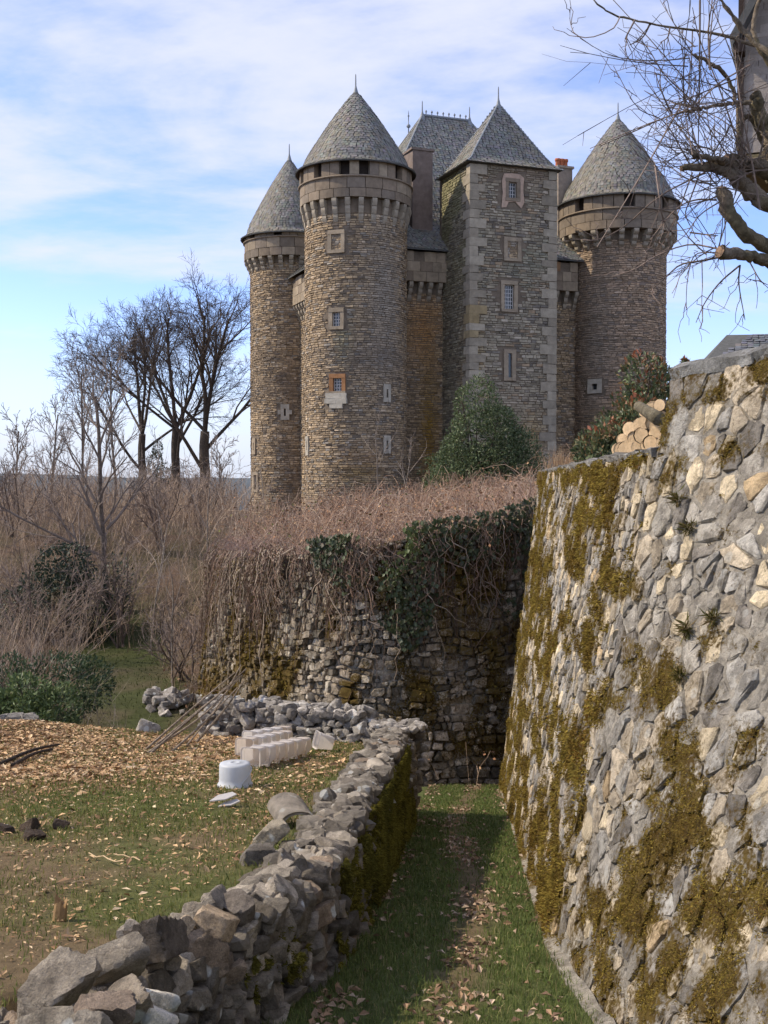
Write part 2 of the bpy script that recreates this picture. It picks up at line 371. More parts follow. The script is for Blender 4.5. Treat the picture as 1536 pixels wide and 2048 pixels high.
def gcolor(x, y, z):
    p3 = np.stack([x, y, z], -1); n = fbm(p3, .9, 41); n2 = fbm(p3, 3.5, 47); s = x - .0782 * y
    c = np.empty(x.shape + (3,)); c[:] = (.085, .070, .042)
    tb = sstep(.4, .6, n)[..., None]
    c = c * (1 - tb) + A([.115, .078, .055]) * tb                                   # dead bracken and bramble litter
    far = sstep(120, 500, np.hypot(x, y))[..., None]; c = c * (1 - far) + A([.10, .115, .125]) * far  # distance haze put into the far ground colour as a bluish tint
    gr = A([.095, .11, .04])
    path = ((s > -1.0 - .22 * np.clip(6.3 - y, 0, 5)) & (s < .75) & (y < 20)); lane = seg_dist(x, y, LANE) < 1.5
    worn = sstep(.22, .06, np.abs(s + .10 + .12 * np.sin(y * .55)) + .35 * (n2 - .5))[..., None] * sstep(4.5, 7, y)[..., None]
    pc = gr * (.75 + .5 * n2[..., None]); pc = pc * (1 - worn * .8) + A([.17, .115, .075]) * worn * .8
    c = np.where(path[..., None], pc, c)
    lc = A([.055, .062, .024]) * (.8 + .4 * n2[..., None]); lw = sstep(.45, .65, n)[..., None] * .6; lc = lc * (1 - lw) + A([.11, .085, .055]) * lw
    c = np.where(lane[..., None] & ~path[..., None], lc, c)
    fld = (s < -1.0 - .22 * np.clip(6.3 - y, 0, 5)) & (y < yedge(x)); f1 = sstep(.42, .6, n)[..., None]
    fc = A([.165, .12, .068]) * (1 - f1) + A([.105, .11, .038]) * f1
    chip = sstep(.2, -.25, (np.abs(y - 12.2 - (x + 4) * .25) / 3.4 - .75) + (n - .5) * 1.2)[..., None] * sstep(-1.2, -2.2, x)[..., None]
    fc = fc * (1 - chip) + A([.20, .125, .065]) * chip
    c = np.where(fld[..., None], fc, c)
    tg = (np.exp(-(((x + 5.5) / 3.0) ** 2 + ((y - 62) / 9.0) ** 2)))[..., None]; c = c * (1 - tg) + A([.085, .085, .032]) * tg
    return c
M_GROUND = mat('ground soil', None, rough=1.0, var=.4, nscale=7, bump=.8, bscale=30, spec=.08)
g = Geo(); ny, nx = GX.shape
i, j = np.meshgrid(np.arange(ny - 1), np.arange(nx - 1), indexing='ij')
g.add(np.stack([GX, GY, GZ], -1), quads=np.stack([i * nx + j, i * nx + j + 1, (i + 1) * nx + j + 1, (i + 1) * nx + j], -1), col=gcolor(GX, GY, GZ).reshape(-1, 3))
g.build('ground', M_GROUND, smooth=True, kind='structure')

# ------------------------------------------------------------------ stone walls: shared tools
def voronoi(pts, lo, hi):
    """clipped Voronoi cells of 2-D points"""
    cells = []; pts = np.asarray(pts); cs = math.sqrt((hi[0] - lo[0]) * (hi[1] - lo[1]) / len(pts)) * 1.5
    grid = {}
    for k, p in enumerate(pts): grid.setdefault((int(p[0] // cs), int(p[1] // cs)), []).append(k)
    for k, p in enumerate(pts):
        c0, c1 = int(p[0] // cs), int(p[1] // cs)
        nb = [q for a in range(-2, 3) for b in range(-2, 3) for q in grid.get((c0 + a, c1 + b), ()) if q != k]
        nb.sort(key=lambda q: (pts[q][0] - p[0]) ** 2 + (pts[q][1] - p[1]) ** 2)
        poly = [(lo[0], lo[1]), (hi[0], lo[1]), (hi[0], hi[1]), (lo[0], hi[1])]
        for q in nb[:22]:
            mx, my = (p[0] + pts[q][0]) / 2, (p[1] + pts[q][1]) / 2; dx, dy = pts[q][0] - p[0], pts[q][1] - p[1]
            if dx * dx + dy * dy > 4 * max((a - p[0]) ** 2 + (b - p[1]) ** 2 for a, b in poly): break
            res = []; m = len(poly)
            dd = [(a - mx) * dx + (b - my) * dy for a, b in poly]
            for e in range(m):
                d0, d1 = dd[e], dd[(e + 1) % m]
                if d0 <= 0: res.append(poly[e])
                if (d0 < 0) != (d1 < 0) and d0 != d1:
                    t = d0 / (d0 - d1); a, b = poly[e], poly[(e + 1) % m]; res.append((a[0] + t * (b[0] - a[0]), a[1] + t * (b[1] - a[1])))
            poly = res
            if len(poly) < 3: break
        cells.append(poly)
    return cells
def stone_verts(poly, surf, joint, depth, rng, rough=.0035, chaikin=True):
    """a stone that fills the cell: three rings and a middle, mapped on the wall by surf(u, v, d)"""
    p = A(poly); c = p.mean(0)
    q = []
    for k in range(len(p)):
        a, b = p[k], p[(k + 1) % len(p)]
        if np.linalg.norm(b - a) < .012: continue
        q.append(a * .85 + b * .15); q.append(a * .15 + b * .85) if chaikin else None
    if len(q) < 5: q = list(p)
    q = A(q) + (rng.normal(0, .008, (len(q), 2)) if chaikin else 0); size = max(np.linalg.norm(q - c, axis=1).mean(), .02)
    s0 = max(1 - joint / size, .5); n = len(q); rings = []
    tilt = rng.normal(0, .04, 2)
    for s, d in ((s0, -.05), (s0 * .985, depth * .55), (s0 * .86, depth)):
        r = c + (q - c) * s
        w = (r - c) @ tilt + rng.normal(0, rough, n)
        rings.append(np.column_stack([r + rng.normal(0, .004, (n, 2)), d + (w if d > 0 else w * 0)]))
    allp = np.vstack(rings + [np.array([[c[0], c[1], depth + rng.normal(.004, rough)]])])
    k = np.arange(n); k2 = (k + 1) % n
    quads = np.vstack([np.stack([r * n + k, r * n + k2, (r + 1) * n + k2, (r + 1) * n + k], -1) for r in (0, 1)])
    tris = np.stack([2 * n + k, 2 * n + k2, np.full(n, 3 * n)], -1)
    return surf(allp[:, 0], allp[:, 1], allp[:, 2]), tris, quads
def ruled(base, top, nseg=80):
    """surface between two curves: surf(u, v, d), u along the wall in metres, v from foot to top in metres, d outwards"""
    b, t = catmull(base, nseg), catmull(top, nseg); mid = (b + t) / 2
    L = np.concatenate([[0], np.cumsum(np.linalg.norm(np.diff(mid, axis=0), axis=1))]); H = float(np.linalg.norm(t - b, axis=1).mean())
    e = np.gradient(b, axis=0) + np.gradient(t, axis=0)
    N = unit(np.cross(t - b, e))
    def surf(u, v, d):
        u = np.clip(np.asarray(u, float), 0, L[-1]); f = np.asarray(v, float)[..., None] / H
        ip = lambda M: np.stack([np.interp(u, L, M[:, k]) for k in range(3)], -1)
        return ip(b) * (1 - f) + ip(t) * f + ip(N) * np.asarray(d, float)[..., None]
    return surf, float(L[-1]), H, N[len(N) // 2]
def wall_points(Lw, H, w, h, rng, jit=.2, near=None):
    pts = []; v = 0; row = 0
    while v < H:
        rh = h * rng.choice([.5, .8, 1.1, 1.5]); u = -rng.uniform(0, w)
        while u < Lw + w:
            ww = w * rng.choice([.32, .5, .8, 1.3, 2.0])
            pts.append((u + ww / 2, v + rh * .5 + rng.normal(0, jit * rh))); u += ww
        v += rh
    p = A(pts); return p[(p[:, 0] > 0) & (p[:, 0] < Lw) & (p[:, 1] > 0) & (p[:, 1] < H)]
def pick(rng, pal, wts, n):
    pal = A(pal); k = rng.choice(len(pal), n, p=A(wts) / sum(wts)); return pal[k] * rng.uniform(.75, 1.25, (n, 1))
def coursed(Lw, H, w, h, rng):
    """rough courses: four-sided cells between wavy bed joints"""
    cells = []; v = 0.0; ph = rng.uniform(0, 9, 3); wav = lambda u, v_: .07 * np.sin(u * 1.7 + ph[0] + v_ * 2) + .05 * np.sin(u * 4.3 + ph[1] + v_ * 5)
    lo = lambda u, vv: vv + wav(u, vv) * min(1, vv)
    while v < H - .03:
        rh = min(h * rng.choice([.6, .85, 1.1, 1.5]), H - v); u = -rng.uniform(0, w)
        while u < Lw:
            ww = w * rng.choice([.45, .7, 1.0, 1.4]); a, b = max(u, 0), min(u + ww, Lw)
            if b - a > .06:
                k = rng.uniform(.06, .45, 4) * min(b - a, rh) * .6; s = rng.normal(0, .2, 2) * rh; v0, v1 = lo((a + b) / 2, v), lo((a + b) / 2, v + rh)
                p = [(a + k[0], v0), (b - k[1], lo(b, v)), (b, v0 + rh * rng.uniform(.3, .7)), (b - k[2] + s[0], lo(b, v + rh)), (a + k[3] + s[1], lo(a, v + rh)), (a, v0 + rh * rng.uniform(.3, .7))]
                if rng.uniform() < .35: p.insert(4, ((a + b) / 2, v1 + rng.uniform(0, .25) * rh))
                cells.append([(min(max(x, 0), Lw), min(max(y, 0), H)) for x, y in p])
            u += ww
        v += rh
    return cells
def stone_face(root, surf, Lw, H, w, h, pal, wts, rng, nparts, mossf, joint=.018, depth=(.02, .06), mat_=None, flip=1, score=None, name='stone', thresh=.30, mbase=True, mgrid=.12, mlev=0.0, course=False, hole=()):
    """stones of one wall face: the nparts that show largest as parts, the rest joined; behind them the mortar bed"""
    pts = None; cells = coursed(Lw, H, w, h, rng) if course else voronoi(wall_points(Lw, H, w, h, rng), (0, 0), (Lw, H)); cols = pick(rng, pal, wts, len(cells))
    sc_ = []
    for k, poly in enumerate(cells):
        if len(poly) < 3: sc_.append(-1); continue
        P = A(poly); c = surf(P[:, 0].mean(), P[:, 1].mean(), 0.0)
        e = surf(P[:, 0], P[:, 1], np.zeros(len(P))); px = e[:, 0] / np.maximum(e[:, 1], .3); pz = e[:, 2] / np.maximum(e[:, 1], .3)
        vis = 1 if abs(px.mean()) < .345 and -.50 < pz.mean() < .43 else .001
        sc_.append((px.max() - px.min()) * (pz.max() - pz.min()) * vis)
    order = np.argsort(-A(sc_)); rest = Geo(); made = []
    for r, k in enumerate(order):
        if sc_[k] < 0: continue
        near = r < nparts
        if hole and any(abs(np.mean([a for a, _ in cells[k]]) - hu) < hw and abs(np.mean([b for _, b in cells[k]]) - hv) < hh for hu, hv, hw, hh in hole): continue
        made.append((near, k) + stone_verts(cells[k], surf, joint * rng.uniform(.4, 1.5), rng.uniform(*depth), rng, chaikin=near or sc_[k] > 1e-5))
    mos = mossf(np.vstack([e[2] for e in made])); i0 = 0
    for near, k, v, t, q in made:
        mo = mos[i0:i0 + len(v)]; i0 += len(v)
        if near: Geo().add(v, t, q, cols[k], mo).build(name, mat_, root, smooth=False)
        else: rest.add(v, t, q, cols[k], mo)
    if rest.n: rest.build('small_stones', mat_, root, kind='stuff')
    if mbase:
        nu, nv = max(int(Lw / mgrid), 2), max(int(H / mgrid), 2)
        uu, vv = np.meshgrid(np.linspace(0, Lw, nu), np.linspace(0, H, nv))
        P = surf(uu, vv, np.zeros_like(uu)); dd = mlev + (fbm(P, 7, 3) - .5) * .045 + (fbm(P, 26, 6) - .5) * .04
        for hu, hv, hw, hh in hole: dd = dd - .22 * (sstep(hw * 1.1, hw * .75, np.abs(uu - hu)) * sstep(hh * 1.1, hh * .75, np.abs(vv - hv)))
        P = surf(uu, vv, dd); i, j = np.meshgrid(np.arange(nv - 1), np.arange(nu - 1), indexing='ij')
        Geo().add(P, quads=np.stack([i * nu + j, i * nu + j + 1, (i + 1) * nu + j + 1, (i + 1) * nu + j], -1), moss=mossf(P.reshape(-1, 3))).build('mortar', M_MORT, root, smooth=True)
    return pts
def moss_tufts(root, surf, Lw, H, n, mossf, rng, size=(.012, .03), dens=None, pal=((.21, .135, .028), (.14, .09, .022), (.25, .185, .042), (.15, .08, .02), (.16, .145, .035), (.11, .10, .026)), depth=.03, name='moss', thr=.5):
    u, v = rng.uniform(0, Lw, n), rng.uniform(0, H, n); p = surf(u, v, np.zeros(n)); m = mossf(p) + (fbm(p, 22, 5, 2) - .5) * .35
    k = m > thr; u, v, m = u[k], v[k], m[k]; n = len(u)
    if not n: return None
    bulge = depth * np.clip((m - thr) * 5, .15, 1) * (.7 + .6 * fbm(p[k], 9, 8))
    p0, p1 = surf(u, v, bulge * .4), surf(u, v, bulge + .02); nn = unit(p1 - p0)
    D = unit(nn * .6 + rng.normal(0, .55, (n, 3)) + A([0, 0, -.35])); s = rng.uniform(*size, n)
    c = A(pal)[(fbm(p[k], 2.2, 77) * 3.2 + rng.uniform(0, 1.2, n)).astype(int) % len(pal)] * rng.uniform(.6, 1.35, (n, 1))
    g = Geo(); tufts(g, p1 - nn * .02, D, s * 1.5, c, .38, rng)
    return g.build(name, M_MOSS, root, kind='stuff')

# ------------------------------------------------------------------ tall mortared wall on the right of the path
CREAM, BEIGE, GREY, DGREY, OCHRE, BLUE = (.55, .46, .32), (.42, .355, .265), (.31, .285, .245), (.21, .19, .165), (.44, .33, .20), (.35, .33, .295)
rw = thing('stone_wall', 'tall mossy rubble wall set in grey mortar, stepping down along the right of the grass path', 'wall', (1.6, 8, -2))
rng = np.random.default_rng(11)
def inv(root):
    """children are built in world coordinates"""
    bpy.context.view_layer.update()
    for c in root.children: c.matrix_parent_inverse = Matrix.Translation(-Vector(root.location))
def zp(p, extra=-.15): return (p[0], p[1], float(zpath(p[1])) + extra)
near_base = [zp(p) for p in [(1.45, 2.2), (1.22, 3.4), (1.08, 4.6), (1.03, 5.7), (1.045, 7.1)]]
near_top = [(3.95, 3.0, .84), (3.35, 4.2, .80), (2.78, 5.4, .76), (2.20, 6.45, .70), (1.80, 7.15, .66)]
far_base = [zp(p) for p in [(1.045, 7.1), (1.27, 10), (1.66, 15), (2.03, 19.9)]]
fr = lambda b, t, z: tuple(A(b) + (A(t) - A(b)) * (z - b[2]) / (t[2] - b[2]))
far_top = [fr(far_base[0], near_top[-1], .17), (1.93, 10, .165), (2.33, 15, .15), (2.72, 19.9, .13)]
def moss_right(p):
    q = p.copy(); q[:, 2] *= 1.15
    ys = np.where(p[:, 1:2] > 7.05, .30, .8); q = np.column_stack([q[:, :1], q[:, 1:2] * ys, q[:, 2:]])
    m = .36 * fbm(q, 1.5, 101, 3) + .64 * fbm(q, 5.2, 113, 2)
    topw = np.where(p[:, 1] > 7.05, .19, .70)
    top = np.clip(1 - (topw - p[:, 2]) / .75, 0, 1)
    foot = sstep(.9, .2, p[:, 2] - zpath(p[:, 1])) * .06
    farm = sstep(12, 19, p[:, 1]) * .06
    gate = np.where(p[:, 1] > 7.05, .042, -.028)
    blot = .15 * np.exp(-(((p[:, 1] - 5.4) / .55) ** 2 + ((p[:, 2] + 2.05) / .42) ** 2))
    return np.clip(m + np.where(p[:, 1] > 7.05, .075, .20) * top ** 1.5 + foot + farm + gate + blot - .045, 0, 1)
sN, LN, HN, _ = ruled(near_base, near_top); sF, LF, HF, _ = ruled(far_base, far_top)
PALR, WR = (CREAM, BEIGE, GREY, DGREY, OCHRE, BLUE), (2.3, 2.8, 3.2, 1.8, .4, 1.6)
def find_uv(sf, Lw, H, u_, v_):
    uu, vv = np.meshgrid(np.linspace(0, Lw, 140), np.linspace(0, H, 140)); P = sf(uu, vv, np.zeros_like(uu)); k = np.argmin((U0 + FPX * P[..., 0] / P[..., 1] - u_) ** 2 + (960 - FPX * P[..., 2] / P[..., 1] - v_) ** 2)
    return uu.ravel()[k], vv.ravel()[k]
hu_, hv_ = find_uv(sN, LN, HN, 1376, 1440)
stone_face(rw, sN, LN, HN, .205, .145, PALR, WR, rng, 190, moss_right, joint=.015, depth=(.004, .026), mat_=M_STONE, mgrid=.032, mlev=.002, hole=((hu_, hv_, .075, .11),))
stone_face(rw, sF, LF, HF, .24, .125, PALR, WR, rng, 110, moss_right, joint=.012, depth=(.006, .036), mat_=M_STONE, mgrid=.06, mlev=.001)
moss_tufts(rw, sN, LN, HN, 290000, moss_right, rng, size=(.005, .012), depth=.035)
moss_tufts(rw, sF, LF, HF, 230000, moss_right, rng, size=(.010, .024), depth=.05)
g = Geo()   # the body of the wall behind the face, and its flat top
for b, t in ((near_base, near_top), (far_base, far_top)):
    B, T = catmull(b, 30), catmull(t, 30); n = len(B); nrm = unit(np.cross(T - B, np.gradient(B, axis=0) + np.gradient(T, axis=0))); nrm[:, 2] = 0; nrm = unit(nrm)
    v = np.concatenate([B - nrm * .03, T - nrm * .03, T - nrm * .45, B - nrm * .9]); k = np.arange(n - 1)
    qs = [np.stack([a * n + k, a * n + k + 1, b2 * n + k + 1, b2 * n + k], -1) for a, b2 in ((0, 1), (1, 2), (2, 3))]
    g.add(v, quads=np.vstack(qs), moss=.1)
    for e in (0, n - 1): g.add(v[[e, n + e, 2 * n + e, 3 * n + e]], quads=[[0, 1, 2, 3]], moss=.1)
g.build('wall_core', M_MORT, rw)
def coping(path, w, h, n, rng, col, name, jit=.02):
    """flat stones laid along the top"""
    P = catmull(path, 200); L = np.concatenate([[0], np.cumsum(np.linalg.norm(np.diff(P, axis=0), axis=1))]); u = 0
    while u < L[-1] - .08:
        l = w * rng.uniform(.7, 1.4); a, b = [A([np.interp(x, L, P[:, k]) for k in range(3)]) for x in (u, min(u + l, L[-1]))]
        T = unit(b - a); N = unit(np.cross(A([0, 0, 1]), T)); N = N if N[0] > 0 else -N; up = A([0, 0, 1.]); le = np.linalg.norm(b - a)
        nu, nv = 5, 6; pr = A([(-.03, -.5), (-.045, .4), (.03, .85), (.20, 1.0), (.38, .9), (.44, -.4)])
        uu = np.linspace(.012, le - .012, nu); v = []
        hh = h * rng.uniform(.8, 1.15)
        for x in uu:
            for (o_, z_) in pr: v.append(a + T * x + N * o_ + up * z_ * hh)
        v = A(v) + rng.normal(0, jit * .4, (nu * nv, 3))
        q = [[i * nv + j, (i + 1) * nv + j, (i + 1) * nv + j + 1, i * nv + j + 1] for i in range(nu - 1) for j in range(nv - 1)]
        g = Geo().add(v, quads=q + [[0, 1, 2, 5], [(nu - 1) * nv + 2, (nu - 1) * nv + 1, (nu - 1) * nv, (nu - 1) * nv + 5]], tris=[[2, 3, 4], [2, 4, 5]], col=A(col) * rng.uniform(.8, 1.2), moss=fbm(v, 3, 9) * .62)
        g.build(name, M_STONE, rw); u += l
coping(near_top[::-1], .55, .085, 8, rng, (.20, .20, .195), 'coping_stone')
coping([far_top[k] for k in range(4)], .38, .045, 8, rng, (.21, .20, .18), 'coping_stone')
g = Geo()   # concrete footing strip along the path
fb = catmull([(p[0] - .015, p[1], zpath(p[1])) for p in near_base[:-1] + far_base], 90); n = len(fb)
nr = unit(np.cross(np.gradient(fb, axis=0), A([0, 0, 1]))) * -1
v = np.concatenate([fb + nr * .035 + A([0, 0, -.1]), fb + nr * .02 + A([0, 0, .012]), fb - nr * .05 + A([0, 0, .04])]); v[:, :] += (fbm(v, 6, 3) - .5)[:, None] * .03
k = np.arange(n - 1); g.add(v, quads=np.vstack([np.stack([a * n + k, a * n + k + 1, (a + 1) * n + k + 1, (a + 1) * n + k], -1) for a in (0, 1)]), moss=fbm(v, 1.8, 33) * .98)
g.build('footing', M_MORT, rw, smooth=True)
# tufts of wall fern and grass in the joints
for q in [(1360, 995), (1385, 1060), (1440, 1235), (1380, 1255), (1365, 1345)]:
    best = None; uu, vv = np.meshgrid(np.linspace(0, LN, 120), np.linspace(0, HN, 120)); P = sN(uu, vv, np.zeros_like(uu)).reshape(-1, 3)
    pu = U0 + FPX * P[:, 0] / P[:, 1]; pv = 960 - FPX * P[:, 2] / P[:, 1]; k = np.argmin((pu - q[0]) ** 2 + (pv - q[1]) ** 2); c = P[k]
    m = 80; g = Geo(); D = unit(A([-.4, -.5, .15]) + rng.normal(0, .5, (m, 3))); l = rng.uniform(.04, .10, m)
    leaves(g, c + D * l[:, None] * .5 + rng.normal(0, .012, (m, 3)) + A([-.02, -.02, 0]), D, rng.normal(0, 1, (m, 3)), l, pick(rng, [(.16, .14, .04), (.10, .10, .025), (.20, .15, .07)], [1, 1, 1], m), wid=.07)
    g.build('grass_tuft', M_GRASS, rw)
inv(rw)

# ------------------------------------------------------------------ retaining wall of the terrace, ivy and dead creeper over it
ret = thing('retaining_wall', 'high dry-laid retaining wall below the castle terrace, overhung with ivy and dead creeper', 'wall', (-1.5, 22, -5))
rng = np.random.default_rng(12)
rb = [(x, y, -5.75) for x, y in RET]
rtz = np.interp([p[0] for p in RET], [-4.9, -4.4, -2.2, .5, 2.2, 3.6], [-1.95, -1.85, -1.5, -1.05, -.8, -.35])
RN = unit(np.cross(np.gradient(A(rb), axis=0), A([0, 0, 1])))
cen = A([2.0, 30, 0]); RN = np.where(((A(rb) - cen) * RN).sum(1, keepdims=True) > 0, RN, -RN)
rt = [tuple(A(rb[k]) - RN[k] * .55 + A([0, 0, rtz[k] - rb[k][2]])) for k in range(len(rb))]
sR, LR, HR, nR = ruled(rb, rt)
tst = sR(A([LR * .3]), A([1.0]), A([1.0])) - sR(A([LR * .3]), A([1.0]), A([0.0]))
if tst[0, 1] > 0:
    rb, rt = rb[::-1], rt[::-1]; sR, LR, HR, nR = ruled(rb, rt)
def moss_ret(p): return np.clip(fbm(p * A([1, 1, .7]), 1.5, 201) * .95 + .30 * sstep(-3.4, -4.7, p[:, 0]) + .05, 0, 1) - .06
PALT, WT = ((.36, .30, .23), (.27, .225, .17), (.20, .17, .13), (.13, .115, .09), (.48, .42, .33)), (2.2, 2.5, 2.2, 1.4, 1.0)
stone_face(ret, sR, LR, HR, .21, .115, PALT, WT, rng, 300, moss_ret, course=True, joint=.010, depth=(.01, .17), mat_=M_STONE, mgrid=.2)
moss_tufts(ret, sR, LR, HR, 55000, moss_ret, rng, size=(.02, .05), depth=.10)
inv(ret)
def ret_px(u, v):
    P = sR(u, v, np.zeros_like(u)); return U0 + FPX * P[:, 0] / P[:, 1], 960 - FPX * P[:, 2] / P[:, 1]
ivy = thing('ivy', 'dark green ivy spilling over the shaded top of the retaining wall', 'ivy', (1.2, 20.6, -1.5))
n = 90000; u, v = rng.uniform(0, LR, n), rng.uniform(HR * .15, HR + .25, n); px, pv = ret_px(u, v)
dn = fbm(np.stack([px * .012, pv * .006, px * 0], -1), 1.0, 5)
lim = np.interp(px, [600, 680, 720, 800, 860, 940, 1010, 1085], [1110, 1190, 1290, 1330, 1270, 1230, 1270, 1350]); k = (px > 640) & (pv < lim - 30 + 240 * (dn - .5)) & (rng.uniform(0, 1, n) < sstep(.30, .52, dn) * 1.3 * np.interp(px, [640, 730, 850, 1000, 1090], [.5, .9, .3, .28, .4]))
u, v, px, pv = u[k], v[k], px[k], pv[k]; n = len(u); d = rng.uniform(.10, .34, n) * np.interp(px, [640, 780, 860, 1090], [1, 1.4, 1, 1.1])
C = sR(u, np.minimum(v, HR), d) + A([0, 0, 1]) * np.maximum(v - HR, 0)[:, None]; nn = unit(sR(u, v, np.ones(n)) - sR(u, v, np.zeros(n)))
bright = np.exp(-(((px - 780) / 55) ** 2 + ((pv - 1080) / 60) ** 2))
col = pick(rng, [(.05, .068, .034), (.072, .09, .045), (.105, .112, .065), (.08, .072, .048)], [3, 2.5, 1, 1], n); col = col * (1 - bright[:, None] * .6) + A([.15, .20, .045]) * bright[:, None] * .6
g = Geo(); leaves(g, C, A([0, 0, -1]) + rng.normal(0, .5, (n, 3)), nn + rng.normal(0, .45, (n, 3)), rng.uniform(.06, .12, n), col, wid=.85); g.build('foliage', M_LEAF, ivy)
m = 160; us = rng.uniform(LR * .02, LR * .45, m) if ret_px(A([LR * .1]), A([2.0]))[0][0] > 700 else rng.uniform(LR * .55, LR * .98, m)
tt = np.linspace(0, 1, 9); uu = us[:, None] + np.cumsum(rng.normal(0, .05, (m, 9)), 1); vv = HR - tt[None] * rng.uniform(.6, 2.6, (m, 1)); P = sR(uu, np.maximum(vv, .3), np.full((m, 9), .13) + rng.normal(0, .03, (m, 9)))
g = Geo(); tubes(g, P, np.linspace(.011, .004, 9)[None] * rng.uniform(.6, 1.3, (m, 1)), 3, (.12, .085, .062)); g.build('stems', M_TWIG, ivy); inv(ivy)
crp = thing('dead_creeper', 'curtain of dry brown creeper stems hanging down the retaining wall', 'creeper', (-2.5, 22.5, -2))
m = 820; n_try = 9000; u = rng.uniform(0, LR, n_try); px, _ = ret_px(u, np.full(n_try, HR * .8))
wgt = np.interp(px, [380, 415, 440, 520, 545, 600, 700, 1000, 1085], [.0, .10, .9, .9, .3, .7, .6, .3, .3]) * (.25 + 1.5 * (fbm(np.stack([px * .02, px * 0, px * 0], -1), 1, 9) > .48)); k = rng.uniform(0, 1, n_try) < wgt; us = u[k][:m]; m = len(us); px = px[k][:m]
tt = np.linspace(0, 1, 10); ln = np.interp(px, [380, 440, 520, 560, 700, 1085], [1.4, 3.0, 2.9, 1.9, 1.8, 1.9])[:, None] * rng.uniform(.35, 1.05, (m, 1))
uu = us[:, None] + np.cumsum(rng.normal(0, .065, (m, 10)), 1) + np.linspace(0, 1, 10)[None] * rng.normal(0, .3, (m, 1)); vv = HR + .15 - rng.uniform(0, 1.0, (m, 1)) * (rng.uniform(0, 1, (m, 1)) < .4) - tt[None] * ln * rng.uniform(.4, 1, (m, 1)); dd = .10 + rng.uniform(0, .14, (m, 1)) + rng.normal(0, .02, (m, 10)) + .12 * np.sin(tt * 3)[None]
P = sR(uu, np.maximum(vv, .15), dd); c = pick(rng, [(.27, .21, .16), (.36, .29, .225), (.21, .145, .11), (.30, .20, .15)], [2, 1.5, 2, 1], m)
g = Geo(); tubes(g, P, np.linspace(.009, .004, 10)[None] * rng.uniform(.6, 1.5, (m, 1)), 3, c); g.build('stems', M_TWIG, crp)
n = 5000; k = rng.integers(0, m, n); t = rng.integers(0, 10, n); C = P[k, t] + rng.normal(0, .05, (n, 3)); g = Geo()
leaves(g, C, A([0, 0, -1]) + rng.normal(0, .6, (n, 3)), rng.normal(0, 1, (n, 3)), rng.uniform(.03, .07, n), pick(rng, [(.12, .075, .045), (.20, .13, .075), (.10, .085, .03)], [2, 1, 1], n), wid=.6); g.build('dry_leaves', M_LEAF, crp); inv(crp)
# ------------------------------------------------------------------ castle
castle = thing('castle', 'medieval stone castle with conical slate-roofed round towers and a square stair tower', 'castle', (4.5, 80, -2))
rng = np.random.default_rng(21)
FC = A([-1.78, 73.0]); EX = A([.937, .350]); EB = A([-.350, .937])        # front corner, along the facade, towards the back
RC, LC = FC + EX * 19.04, FC + EB * 15.3
E3, B3 = A([EX[0], EX[1], 0]), A([EB[0], EB[1], 0])
TAN, BRN, DRK, LGT, GRS = (.375, .28, .175), (.285, .213, .138), (.175, .14, .108), (.42, .33, .23), (.29, .255, .21)
ASH1, ASH2, ASH3 = (.235, .185, .135), (.19, .155, .12), (.31, .25, .18)
LIME = (.42, .38, .31)
def rubble(mapf, u0, u1, v0, v1, colf, rng, hr=(.09, .17), wr=(.18, .5), holes=(), dep=(.02, .07)):
    """coursed rubble: every stone a small block, mapped on the wall by mapf(u, v, d)"""
    a = []; v = v0
    while v < v1:
        h = min(rng.uniform(*hr), v1 - v + .02); n = int((u1 - u0) / wr[0]) + 2
        w = rng.uniform(wr[0], wr[1], n); e = u0 - rng.uniform(0, wr[0]) + np.concatenate([[0], np.cumsum(w)]); e = np.clip(e, u0, u1)
        k = np.diff(e) > .06
        a.append(np.column_stack([e[:-1][k], e[1:][k], np.full(k.sum(), v), np.full(k.sum(), v + h)])); v += h
    a = np.vstack(a)
    for (p, q, r, s) in holes:
        a = a[~((a[:, 1] > p) & (a[:, 0] < q) & (a[:, 3] > r) & (a[:, 2] < s))]
    n = len(a); j = .016
    ua, ub, va, vb = a[:, 0] + j * .6, a[:, 1] - j * .6, a[:, 2] + j * .55, a[:, 3] - j * .55
    d = rng.uniform(*dep, n); U = np.stack([ua, ub, ub, ua], 1); V = np.stack([va, va, vb, vb], 1) + rng.normal(0, .012, (n, 4))
    U2, V2 = U + A([1, -1, -1, 1]) * .012 + rng.normal(0, .008, (n, 4)), V + A([1, 1, -1, -1]) * .014
    back = mapf(U, V, np.full((n, 4), -.02)); front = mapf(U2, V2, d[:, None] + rng.normal(0, .012, (n, 4)))
    v = np.concatenate([back, front], 1); b = np.arange(n)[:, None] * 8
    q = np.concatenate([b + [4, 5, 6, 7], b + [0, 1, 5, 4], b + [1, 2, 6, 5], b + [2, 3, 7, 6], b + [3, 0, 4, 7]], 1).reshape(-1, 4)
    cu, cv = (a[:, 0] + a[:, 1]) / 2, (a[:, 2] + a[:, 3]) / 2
    return Geo().add(v.reshape(-1, 3), quads=q, col=np.repeat(colf(cu, cv, n), 8, axis=0))
